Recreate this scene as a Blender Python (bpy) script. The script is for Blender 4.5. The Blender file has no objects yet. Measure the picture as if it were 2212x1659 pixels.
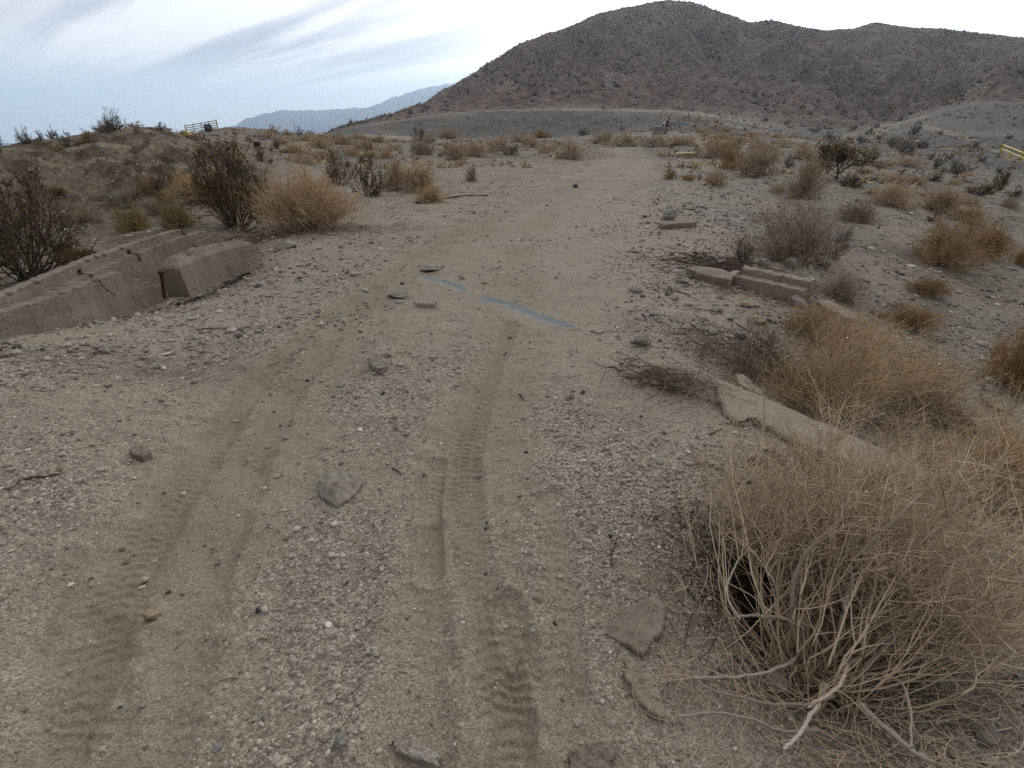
import bpy, bmesh, math
import numpy as np
from mathutils import Vector, Matrix, geometry

rng = np.random.default_rng(11)
SC = bpy.context.scene
COL = SC.collection
R_ = math.radians

# ------------------------------------------------------------------ camera
EYE = np.array([0.0, 0.0, 1.5])
PITCH = R_(26.0)
cam_d = bpy.data.cameras.new("camera")
cam_d.sensor_width = 36.0
cam_d.lens = 18.0
cam_d.clip_start = 0.02
cam_d.clip_end = 40000.0
cam = bpy.data.objects.new("camera", cam_d)
COL.objects.link(cam)
cam.location = EYE
cam.rotation_euler = (math.pi / 2 - PITCH, 0, 0)
SC.camera = cam

# ------------------------------------------------------------------ light
SUN_AZ, SUN_EL = 21.0, 13.5          # degrees right of straight ahead, above the horizon
SC.view_settings.view_transform = 'Standard'
SC.view_settings.look = 'None'
SC.view_settings.exposure = 0.34
SC.view_settings.gamma = 1.0
SC.cycles.use_denoising = False
SC.cycles.max_bounces = 6
SC.cycles.volume_bounces = 2

sun_dir = Vector((math.sin(R_(SUN_AZ)) * math.cos(R_(SUN_EL)), math.cos(R_(SUN_AZ)) * math.cos(R_(SUN_EL)), math.sin(R_(SUN_EL))))
sl = bpy.data.lights.new("sun", 'SUN')
sl.energy = 0.9
sl.angle = R_(10)
sl.color = (1.0, 0.94, 0.86)
so = bpy.data.objects.new("sun", sl)
COL.objects.link(so)
so.rotation_euler = sun_dir.to_track_quat('Z', 'Y').to_euler()


class NT:
    """small helper to write node trees"""
    def __init__(self, tree):
        self.t = tree
        tree.nodes.clear()

    def n(self, kind, ins=None, **props):
        nd = self.t.nodes.new(kind)
        for k, v in props.items():
            setattr(nd, k, v)
        for k, v in (ins or {}).items():
            s = nd.inputs[k]
            if isinstance(v, bpy.types.NodeSocket):
                self.t.links.new(v, s)
            else:
                s.default_value = v
        return nd

    def math(self, op, a, b=0.0, c=0.0, clamp=False):
        nd = self.t.nodes.new('ShaderNodeMath')
        nd.operation = op
        nd.use_clamp = clamp
        for i, v in enumerate((a, b, c)):
            if isinstance(v, bpy.types.NodeSocket):
                self.t.links.new(v, nd.inputs[i])
            else:
                nd.inputs[i].default_value = v
        return nd.outputs[0]

    def mix(self, fac, a, b, blend='MIX'):
        nd = self.t.nodes.new('ShaderNodeMix')
        nd.data_type = 'RGBA'
        nd.blend_type = blend
        nd.clamp_result = False
        for i, v in ((0, fac), (6, a), (7, b)):
            if isinstance(v, bpy.types.NodeSocket):
                self.t.links.new(v, nd.inputs[i])
            else:
                nd.inputs[i].default_value = v if i == 0 else (tuple(v) + (1.0,))[:4]
        return nd.outputs[2]

    def ramp(self, fac, stops, interp='LINEAR'):
        nd = self.t.nodes.new('ShaderNodeValToRGB')
        self.t.links.new(fac, nd.inputs[0])
        cr = nd.color_ramp
        cr.interpolation = interp
        while len(cr.elements) > 1:
            cr.elements.remove(cr.elements[0])
        for i, (p, c) in enumerate(stops):
            e = cr.elements[0] if i == 0 else cr.elements.new(p)
            e.position = p
            e.color = (tuple(c) + (1.0,))[:4] if not isinstance(c, (int, float)) else (c, c, c, 1)
        return nd.outputs[0]

    def smooth(self, v, lo, hi):
        nd = self.n('ShaderNodeMapRange', {0: v, 1: lo, 2: hi, 3: 0.0, 4: 1.0}, interpolation_type='SMOOTHSTEP')
        return nd.outputs[0]


def make_world():
    w = bpy.data.worlds.new("World")
    SC.world = w
    w.use_nodes = True
    T = NT(w.node_tree)
    tc = T.n('ShaderNodeTexCoord')
    sky = T.n('ShaderNodeTexSky', sky_type='NISHITA', sun_disc=False, sun_elevation=R_(SUN_EL), sun_rotation=R_(SUN_AZ),
              altitude=300.0, air_density=1.0, dust_density=0.3, ozone_density=1.0)
    sep = T.n('ShaderNodeSeparateXYZ', {0: tc.outputs['Generated']})
    X, Y, Z = sep.outputs
    zz = T.math('ADD', T.math('MAXIMUM', Z, 0.0), 0.06)
    u = T.math('DIVIDE', X, zz)
    v = T.math('DIVIDE', Y, zz)
    a = R_(-50.0)
    sa, ca = math.sin(a), math.cos(a)
    along = T.math('ADD', T.math('MULTIPLY', u, sa), T.math('MULTIPLY', v, ca))
    across = T.math('SUBTRACT', T.math('MULTIPLY', u, ca), T.math('MULTIPLY', v, sa))
    vec = T.n('ShaderNodeCombineXYZ', {0: T.math('MULTIPLY', along, 0.12), 1: across, 2: 3.7}).outputs[0]
    n1 = T.n('ShaderNodeTexNoise', {'Vector': vec, 'Scale': 1.05, 'Detail': 4.0, 'Roughness': 0.5, 'Distortion': 0.6}).outputs[0]
    n2 = T.n('ShaderNodeTexNoise', {'Vector': vec, 'Scale': 1.5, 'Detail': 5.0, 'Roughness': 0.55, 'Distortion': 0.3}).outputs[0]
    cl = T.math('ADD', T.math('MULTIPLY', n1, 0.6), T.math('MULTIPLY', n2, 0.4))
    dens = T.smooth(cl, 0.43, 0.57)
    sd = T.n('ShaderNodeVectorMath', {0: tc.outputs['Generated'], 1: tuple(sun_dir)}, operation='DOT_PRODUCT').outputs[1]
    side = T.math('ADD', 0.34, T.math('MULTIPLY', T.smooth(sd, -0.7, 0.5), 0.66))   # cloud is darker away from the sun
    sd = T.math('MAXIMUM', sd, 0.0)
    glow = T.math('POWER', sd, 14.0)
    # thin cirrus: bluish grey where thin, white where dense, brighter towards the sun
    ccol = T.mix(dens, (0.44, 0.455, 0.50), (1.0, 0.965, 0.96))
    ccol = T.mix(T.math('MULTIPLY', glow, 0.95), ccol, (2.2, 2.1, 1.98))
    # cover: a clear gap low in the sky
    gapn = T.n('ShaderNodeTexNoise', {'Vector': vec, 'Scale': 0.5, 'Detail': 3.0, 'Roughness': 0.5}).outputs[0]
    low = T.smooth(T.math('ADD', Z, T.math('MULTIPLY', T.math('SUBTRACT', gapn, 0.5), 0.09)), 0.04, 0.125)
    ccol = T.mix(low, (0.98, 1.05, 1.03), ccol)          # pale blue-green veil in the clear gap
    cover = T.math('ADD', T.math('MULTIPLY', low, 0.16), 0.78)
    bg1 = T.n('ShaderNodeBackground', {0: sky.outputs[0], 1: 0.07})
    ccol = T.mix(1.0, ccol, side, 'MULTIPLY')
    bg2 = T.n('ShaderNodeBackground', {0: ccol, 1: 1.12})
    ms = T.n('ShaderNodeMixShader', {0: cover, 1: bg1.outputs[0], 2: bg2.outputs[0]})
    out = T.n('ShaderNodeOutputWorld')
    T.t.links.new(ms.outputs[0], out.inputs[0])


make_world()

# ------------------------------------------------------------------ helpers: numbers


def ray(px, py):
    """direction of the view ray through a point measured on the photograph (2212 x 1659 grid)"""
    u = (px * 1024 / 2212 - 512) / 512
    v = (py * 1024 / 2212 - 384) / 512
    c, s = math.cos(PITCH), math.sin(PITCH)
    return np.array([u, c + v * -s, -s - v * c])


def at_z(px, py, z):
    d = ray(px, py)
    return EYE + d * ((z - EYE[2]) / d[2])


def at_r(px, py, r):
    d = ray(px, py)
    return EYE + d * (r / math.hypot(d[0], d[1]))


def _hash(ix, iy, seed):
    h = (ix.astype(np.int64) * 374761393 + iy.astype(np.int64) * 668265263 + seed * 974634777) & 0xFFFFFFFF
    h = ((h ^ (h >> 13)) * 1274126177) & 0xFFFFFFFF
    return (h ^ (h >> 16)) & 0xFFFF


def perlin(x, y, seed=0):
    x0 = np.floor(x)
    y0 = np.floor(y)
    fx, fy = x - x0, y - y0
    ix, iy = x0.astype(np.int64), y0.astype(np.int64)

    def g(dx, dy):
        a = _hash(ix + dx, iy + dy, seed) * (2 * math.pi / 65536)
        return np.cos(a) * (fx - dx) + np.sin(a) * (fy - dy)
    sx = fx * fx * fx * (fx * (fx * 6 - 15) + 10)
    sy = fy * fy * fy * (fy * (fy * 6 - 15) + 10)
    a = g(0, 0) * (1 - sx) + g(1, 0) * sx
    b = g(0, 1) * (1 - sx) + g(1, 1) * sx
    return (a * (1 - sy) + b * sy) * 1.5


def fbm(x, y, octs=4, seed=0, gain=0.5):
    s = 0
    a = 1.0
    for i in range(octs):
        s = s + a * perlin(x * 2 ** i, y * 2 ** i, seed + i * 17)
        a *= gain
    return s


def ridged(x, y, octs=3, seed=0):
    s = 0
    a = 1.0
    for i in range(octs):
        s = s + a * (1 - 2 * np.abs(perlin(x * 2 ** i, y * 2 ** i, seed + i * 31)))
        a *= 0.5
    return s


def sstep(x, a, b):
    t = np.clip((x - a) / (b - a), 0, 1)
    return t * t * (3 - 2 * t)


def n3(V, f, seed):
    return (perlin(V[:, 0] * f + 9.1, V[:, 1] * f + V[:, 2] * f * .6, seed) + perlin(V[:, 2] * f - 3.3, V[:, 1] * f - V[:, 0] * f * .6, seed + 3)) * .5


def mk_mesh(name, V, F, attrs=None, smooth=True):
    """mesh from arrays; F is an (n,3) or (n,4) int array"""
    V = np.asarray(V, dtype=np.float32)
    F = np.asarray(F, dtype=np.int32)
    me = bpy.data.meshes.new(name)
    k = F.shape[1]
    me.vertices.add(len(V))
    me.vertices.foreach_set('co', V.ravel())
    me.loops.add(F.size)
    me.loops.foreach_set('vertex_index', F.ravel())
    me.polygons.add(len(F))
    me.polygons.foreach_set('loop_start', np.arange(0, F.size, k, dtype=np.int32))
    me.polygons.foreach_set('loop_total', np.full(len(F), k, dtype=np.int32))
    me.polygons.foreach_set('use_smooth', np.full(len(F), smooth, dtype=bool))
    for an, av in (attrs or {}).items():
        at = me.attributes.new(an, 'FLOAT', 'POINT')
        at.data.foreach_set('value', np.asarray(av, dtype=np.float32).ravel())
    me.update()
    me.validate()
    return me


def link(name, me, mat=None, parent=None):
    o = bpy.data.objects.new(name, me)
    COL.objects.link(o)
    if mat is not None and me is not None and len(me.materials) == 0:
        me.materials.append(mat)
    if parent is not None:
        o.parent = parent
    return o


def tag(o, label=None, cat=None, group=None, kind=None):
    for k, v in (('label', label), ('category', cat), ('group', group), ('kind', kind)):
        if v:
            o[k] = v
    return o


def empty(name, loc=(0, 0, 0), rz=0.0):
    o = bpy.data.objects.new(name, None)
    COL.objects.link(o)
    o.location = loc
    o.rotation_euler = (0, 0, rz)
    o.empty_display_size = 0.1
    return o


def copy_tree(o):
    c = o.copy()
    COL.objects.link(c)
    for ch in list(o.children):
        d = ch.copy()
        COL.objects.link(d)
        d.parent = c
        for g in list(ch.children):
            e = g.copy()
            COL.objects.link(e)
            e.parent = d
    return c


# ------------------------------------------------------------------ materials
MATS = {}


def principled(name):
    m = bpy.data.materials.new(name)
    m.use_nodes = True
    T = NT(m.node_tree)
    out = T.n('ShaderNodeOutputMaterial')
    b = T.n('ShaderNodeBsdfPrincipled', {'Roughness': 0.95, 'Specular IOR Level': 0.12})
    T.t.links.new(b.outputs[0], out.inputs[0])
    MATS[name] = m
    return m, T, b


def setc(T, b, col):
    T.t.links.new(col, b.inputs['Base Color'])


def attr(T, name):
    return T.n('ShaderNodeAttribute', attribute_name=name).outputs['Fac']


def pos(T):
    return T.n('ShaderNodeNewGeometry').outputs['Position']


def noise(T, vec, scale, detail=3.0, rough=0.5):
    return T.n('ShaderNodeTexNoise', {'Vector': vec, 'Scale': scale, 'Detail': detail, 'Roughness': rough}).outputs[0]


def bump(T, b, h, dist, strength=1.0):
    nb = T.n('ShaderNodeBump', {'Height': h, 'Distance': dist, 'Strength': strength})
    T.t.links.new(nb.outputs[0], b.inputs['Normal'])


def mat_ground():
    m, T, b = principled('desert_ground')
    P = pos(T)
    tr, gr, gy, litter_shade, rd = attr(T, 'track'), attr(T, 'gravel'), attr(T, 'grey'), attr(T, 'litter'), attr(T, 'bank')
    big = noise(T, P, 0.9, 4, 0.6)
    med = noise(T, P, 7.0, 4, 0.6)
    base = T.mix(T.smooth(big, 0.3, 0.7), (0.245, 0.207, 0.148), (0.30, 0.264, 0.20))
    base = T.mix(T.smooth(med, 0.35, 0.75), base, (0.235, 0.188, 0.135))
    base = T.mix(tr, base, (0.175, 0.135, 0.085))
    # grains
    v1 = T.n('ShaderNodeTexVoronoi', {'Vector': P, 'Scale': 95.0, 'Randomness': 1.0})
    v2 = T.n('ShaderNodeTexVoronoi', {'Vector': P, 'Scale': 210.0, 'Randomness': 1.0})
    c1 = T.n('ShaderNodeSeparateColor', {0: v1.outputs['Color']})
    c2 = T.n('ShaderNodeSeparateColor', {0: v2.outputs['Color']})
    g1 = T.ramp(c1.outputs[0], [(0.0, (0.045, 0.042, 0.038)), (0.2, (0.143, 0.122, 0.098)), (0.5, (0.268, 0.230, 0.182)), (0.85, (0.42, 0.37, 0.30)), (1.0, (0.57, 0.52, 0.44))])
    g1 = T.mix(T.math('MULTIPLY', c1.outputs[1], 0.45), g1, (0.33, 0.275, 0.20))
    g2 = T.ramp(c2.outputs[0], [(0.0, (0.065, 0.058, 0.046)), (0.3, (0.185, 0.159, 0.118)), (0.75, (0.30, 0.263, 0.20)), (1.0, (0.46, 0.418, 0.34))])
    f2 = T.math('MULTIPLY', 0.75, T.math('SUBTRACT', 1.0, T.math('MULTIPLY', tr, 0.9)))
    col = T.mix(f2, base, g2)
    f1 = T.math('MULTIPLY', gr, T.smooth(T.math('ADD', c1.outputs[2], T.math('MULTIPLY', gr, 0.35)), 0.55, 0.7))
    col = T.mix(f1, col, g1)
    # scrubland soil: darker, stony
    sc = T.mix(T.smooth(noise(T, P, 0.55, 5, 0.65), 0.35, 0.65), (0.125, 0.103, 0.08), (0.245, 0.208, 0.165))
    sc = T.mix(T.math('MULTIPLY', T.smooth(noise(T, P, 6.0, 4, 0.7), 0.5, 0.7), 0.7), sc, (0.10, 0.08, 0.062))
    sc = T.mix(T.math('MULTIPLY', T.smooth(noise(T, P, 11.0, 3, 0.7), 0.56, 0.72), 0.6), sc, (0.42, 0.38, 0.32))
    col = T.mix(attr(T, 'scrub'), col, sc)
    # grey gravel zones
    v3 = T.n('ShaderNodeTexVoronoi', {'Vector': P, 'Scale': 22.0})
    c3 = T.n('ShaderNodeSeparateColor', {0: v3.outputs['Color']})
    gg = T.ramp(c3.outputs[0], [(0.0, (0.09, 0.085, 0.08)), (0.5, (0.20, 0.185, 0.16)), (0.88, (0.29, 0.27, 0.235)), (1.0, (0.48, 0.45, 0.40))])
    gg = T.mix(0.5, gg, T.mix(noise(T, P, 1.3, 5, 0.7), (0.11, 0.10, 0.09), (0.28, 0.255, 0.215)))
    col = T.mix(gy, col, gg)
    col = T.mix(T.math('MULTIPLY', attr(T, 'embank'), 0.9), col, T.mix(T.smooth(noise(T, P, 1.7, 5, 0.75), 0.35, 0.65), (0.07, 0.066, 0.063), (0.15, 0.142, 0.133)))
    far = attr(T, 'far')
    col = T.mix(T.math('MULTIPLY', far, T.smooth(noise(T, P, 2.4, 6, 0.8), 0.48, 0.66)), col, T.mix(1.0, col, (0.52, 0.50, 0.48), 'MULTIPLY'))
    col = T.mix(T.math('MULTIPLY', far, T.math('MULTIPLY', T.smooth(noise(T, P, 5.3, 4, 0.8), 0.56, 0.68), 0.6)), col, (0.40, 0.36, 0.30))
    # eroded bank: rocky, ochre and grey
    bk = T.mix(T.smooth(noise(T, P, 1.1, 7, 0.72), 0.38, 0.64), (0.125, 0.098, 0.07), (0.40, 0.325, 0.225))
    bk = T.mix(T.math('MULTIPLY', T.smooth(noise(T, P, 9.0, 3, 0.6), 0.5, 0.75), 0.7), bk, (0.10, 0.085, 0.068))
    col = T.mix(rd, col, bk)
    col = T.mix(litter_shade, col, T.mix(noise(T, P, 40, 3, 0.7), (0.018, 0.015, 0.012), (0.085, 0.063, 0.043)))  # litter brown, taken near black to hold the bush hollow's shade as well
    setc(T, b, col)
    h = T.math('ADD', T.math('MULTIPLY', T.math('SUBTRACT', 1.0, v1.outputs['Distance']), T.math('MULTIPLY', gr, 1.0)),
               T.math('MULTIPLY', T.math('SUBTRACT', 1.0, v2.outputs['Distance']), 0.35))
    h = T.math('ADD', h, T.math('MULTIPLY', noise(T, P, 60, 3, 0.6), 0.6))
    nb = T.n('ShaderNodeBump', {'Height': h, 'Distance': 0.009, 'Strength': 0.9})
    h2 = T.math('MULTIPLY', noise(T, P, 3.0, 6, 0.75), T.math('ADD', rd, T.math('MULTIPLY', attr(T, 'scrub'), 0.5)))
    nb2 = T.n('ShaderNodeBump', {'Height': h2, 'Distance': 0.5, 'Strength': 0.8, 'Normal': nb.outputs[0]})
    T.t.links.new(nb2.outputs[0], b.inputs['Normal'])
    return m


def mat_hill():
    m, T, b = principled('brown_hillside')
    P = pos(T)
    n1 = noise(T, P, 0.035, 5, 0.6)
    n2 = noise(T, P, 0.45, 5, 0.75)
    n3 = noise(T, P, 1.6, 3, 0.7)
    c = T.mix(T.smooth(n1, 0.3, 0.7), (0.088, 0.067, 0.055), (0.132, 0.107, 0.091))
    c = T.mix(T.smooth(n2, 0.42, 0.66), c, (0.19, 0.15, 0.12))
    c = T.mix(T.smooth(n3, 0.52, 0.66), c, (0.045, 0.035, 0.028))
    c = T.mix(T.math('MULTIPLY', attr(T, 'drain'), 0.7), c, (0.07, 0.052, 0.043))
    c = T.mix(attr(T, 'pale'), c, (0.36, 0.32, 0.28))
    setc(T, b, c)
    bump(T, b, n3, 0.6, 0.6)
    return m


def mat_mountain():
    m, T, b = principled('far_mountain_rock')
    n1 = noise(T, pos(T), 0.002, 5, 0.6)
    setc(T, b, T.mix(n1, (0.09, 0.08, 0.075), (0.16, 0.14, 0.125)))
    return m


def mat_twig(name, dark, mid, light, obj_var=0.25):
    """bark or dry stalks; 'tint' varies from twig to twig"""
    m, T, b = principled(name)
    t = attr(T, 'tint')
    c = T.ramp(t, [(0.0, dark), (0.5, mid), (1.0, light)])
    rnd = T.n('ShaderNodeObjectInfo').outputs['Random']
    k = T.math('ADD', 1.0 - obj_var / 2, T.math('MULTIPLY', rnd, obj_var))
    hsv = T.n('ShaderNodeHueSaturation', {'Value': k, 'Color': c,
              'Saturation': T.math('ADD', 0.85, T.math('MULTIPLY', T.math('FRACT', T.math('MULTIPLY', rnd, 7.31)), 0.3))})
    setc(T, b, hsv.outputs[0])
    b.inputs['Roughness'].default_value = 0.8
    return m


def mat_stone(name, a, c, spec=(0.1, 0.1, 0.1), scale=9.0, dark=0.6):
    m, T, b = principled(name)
    tc = T.n('ShaderNodeTexCoord').outputs['Object']
    n1 = noise(T, tc, scale, 5, 0.65)
    n2 = noise(T, tc, scale * 6, 4, 0.7)
    col = T.mix(T.smooth(n1, 0.32, 0.68), a, c)
    col = T.mix(T.math('MULTIPLY', T.smooth(n2, 0.55, 0.75), dark), col, spec)
    rnd = T.n('ShaderNodeObjectInfo').outputs['Random']
    hsv = T.n('ShaderNodeHueSaturation', {'Value': T.math('ADD', 0.85, T.math('MULTIPLY', rnd, 0.3)), 'Color': col})
    setc(T, b, hsv.outputs[0])
    bump(T, b, T.math('ADD', n1, T.math('MULTIPLY', n2, 0.5)), 0.02, 0.8)
    return m


def mat_concrete(name, a, c, blue=0.0):
    m, T, b = principled(name)
    P = pos(T)
    n1 = noise(T, P, 2.3, 6, 0.65)
    n2 = noise(T, P, 38, 4, 0.7)
    n3 = noise(T, P, 190, 2, 0.5)
    n4 = noise(T, T.n('ShaderNodeVectorMath', {0: P, 1: (7.0, 7.0, 1.3)}, operation='MULTIPLY').outputs[0], 1.0, 5, 0.7)
    col = T.mix(T.smooth(n1, 0.3, 0.7), a, c)
    col = T.mix(T.math('MULTIPLY', T.smooth(n2, 0.5, 0.72), 0.45), col, tuple(x * 0.55 for x in a))
    col = T.mix(T.math('MULTIPLY', T.smooth(n4, 0.48, 0.70), 0.4), col, tuple(x * 0.5 for x in a))
    col = T.mix(T.math('MULTIPLY', T.smooth(n3, 0.58, 0.7), 0.4), col, tuple(x * 1.3 for x in c))
    # pits
    v = T.n('ShaderNodeTexVoronoi', {'Vector': P, 'Scale': 30.0})
    pit = T.math('MULTIPLY', T.math('LESS_THAN', v.outputs['Distance'], 0.16), T.math('GREATER_THAN', T.n('ShaderNodeSeparateColor', {0: v.outputs['Color']}).outputs[0], 0.55))
    col = T.mix(T.math('MULTIPLY', pit, 0.55), col, (0.07, 0.06, 0.05))
    if blue:
        e = T.smooth(T.math('ADD', attr(T, 'edge'), T.math('MULTIPLY', T.math('SUBTRACT', n2, 0.5), 0.5)), 0.35, 0.75)
        col = T.mix(T.math('MULTIPLY', e, 0.6), col, (0.105, 0.17, 0.20))
        dust = T.smooth(T.math('ADD', attr(T, 'dust'), T.math('MULTIPLY', T.math('SUBTRACT', noise(T, P, 9, 4, 0.7), 0.5), 1.1)), 0.35, 0.65)
        col = T.mix(T.math('MULTIPLY', dust, 0.9), col, (0.31, 0.25, 0.18))
    else:
        cr = attr(T, 'crack')
        col = T.mix(cr, col, (0.05, 0.043, 0.035))
    setc(T, b, col)
    bump(T, b, T.math('SUBTRACT', T.math('ADD', n2, T.math('MULTIPLY', n3, 0.4)), T.math('MULTIPLY', pit, 0.8)), 0.02, 0.9)
    return m


def mat_plain(name, col, rough=0.7, var=0.25, scale=20.0, dirt=(0.2, 0.17, 0.13), metal=0.0):
    m, T, b = principled(name)
    tc = T.n('ShaderNodeTexCoord').outputs['Object']
    n1 = noise(T, tc, scale, 4, 0.65)
    setc(T, b, T.mix(T.math('MULTIPLY', T.smooth(n1, 0.4, 0.75), var), col, dirt))
    b.inputs['Roughness'].default_value = rough
    b.inputs['Metallic'].default_value = metal
    return m


M_GROUND = mat_ground()
M_HILL = mat_hill()
M_MOUNT = mat_mountain()
M_TAN = mat_twig('tan_dry_twigs', (0.25, 0.17, 0.10), (0.465, 0.335, 0.21), (0.62, 0.49, 0.335))
M_ORANGE = mat_twig('orange_dry_twigs', (0.20, 0.11, 0.045), (0.36, 0.22, 0.095), (0.48, 0.33, 0.16))
M_PINK = mat_twig('pinkish_grey_twigs', (0.19, 0.135, 0.10), (0.36, 0.27, 0.205), (0.50, 0.40, 0.32))
M_STEM = mat_twig('weathered_grey_stems', (0.16, 0.12, 0.09), (0.28, 0.22, 0.17), (0.43, 0.355, 0.285))
M_DARK = mat_twig('dark_dead_stems', (0.045, 0.033, 0.025), (0.095, 0.07, 0.053), (0.19, 0.145, 0.11))
M_LEAF = mat_twig('dark_olive_leaves', (0.07, 0.058, 0.024), (0.135, 0.11, 0.046), (0.23, 0.18, 0.08))
M_LEAFB = mat_twig('brown_olive_leaves', (0.085, 0.058, 0.028), (0.155, 0.105, 0.048), (0.26, 0.185, 0.085))
M_GREY = mat_twig('grey_green_twigs', (0.07, 0.065, 0.055), (0.14, 0.125, 0.105), (0.24, 0.215, 0.185))
M_YELLOW = mat_twig('yellow_brown_stalks', (0.14, 0.095, 0.035), (0.26, 0.185, 0.075), (0.38, 0.28, 0.13))
M_LITTER = mat_twig('dead_brown_litter', (0.06, 0.042, 0.03), (0.17, 0.12, 0.08), (0.40, 0.32, 0.23))
M_ROCK = mat_stone('grey_rock', (0.185, 0.165, 0.14), (0.30, 0.27, 0.23))
M_ROCKP = mat_stone('pale_stone', (0.34, 0.29, 0.225), (0.46, 0.40, 0.32), (0.2, 0.165, 0.12), 30, 0.4)
M_ROCKB = mat_stone('brown_stone', (0.30, 0.21, 0.14), (0.40, 0.30, 0.21), (0.16, 0.11, 0.08), 30)
M_ROCKG = mat_stone('blue_grey_stone', (0.19, 0.18, 0.165), (0.30, 0.285, 0.255))
M_ROCKD = mat_stone('charcoal_stone', (0.05, 0.05, 0.052), (0.11, 0.108, 0.105), (0.03, 0.03, 0.03), 30)
M_CONC = mat_concrete('weathered_concrete', (0.19, 0.16, 0.122), (0.27, 0.23, 0.178))
M_CONCP = mat_concrete('pale_broken_concrete', (0.26, 0.215, 0.16), (0.335, 0.285, 0.22))
M_CONCB = mat_concrete('blue_painted_concrete', (0.25, 0.235, 0.20), (0.31, 0.295, 0.26), blue=1.0)
M_RUST = mat_plain('rusted_iron', (0.035, 0.022, 0.018), 0.8, 0.6, 40, (0.075, 0.036, 0.022))
M_YELP = mat_plain('yellow_paint', (0.50, 0.37, 0.06), 0.5, 0.25, 8, (0.30, 0.20, 0.05))
M_GREYP = mat_plain('grey_pipe', (0.28, 0.27, 0.24), 0.5, 0.3, 8)
M_WHITEP = mat_plain('white_paint', (0.72, 0.70, 0.66), 0.6, 0.2, 8)
M_BLUEPL = mat_plain('blue_plastic', (0.02, 0.12, 0.55), 0.35, 0.2, 30)
M_BLACK = mat_plain('black_cloth', (0.014, 0.014, 0.02), 0.9, 0.2, 20, (0.03, 0.03, 0.035))
M_SKIN = mat_plain('tanned_skin', (0.30, 0.13, 0.095), 0.6, 0.2, 20, (0.2, 0.09, 0.07))
M_WOOD = mat_plain('grey_wood', (0.30, 0.24, 0.17), 0.9, 0.6, 14, (0.12, 0.09, 0.06))

# ------------------------------------------------------------------ terrain
# Each feature line is a list of (azimuth, range, height); the ground is a sheet lofted through them.


def fp(x, y, r):
    p = at_r(x, y, r)
    return (math.degrees(math.atan2(p[0], p[1])), r, p[2])


def fz(x, z, r):
    p = at_r(x, 300, r)
    return (math.degrees(math.atan2(p[0], p[1])), r, z)


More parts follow.
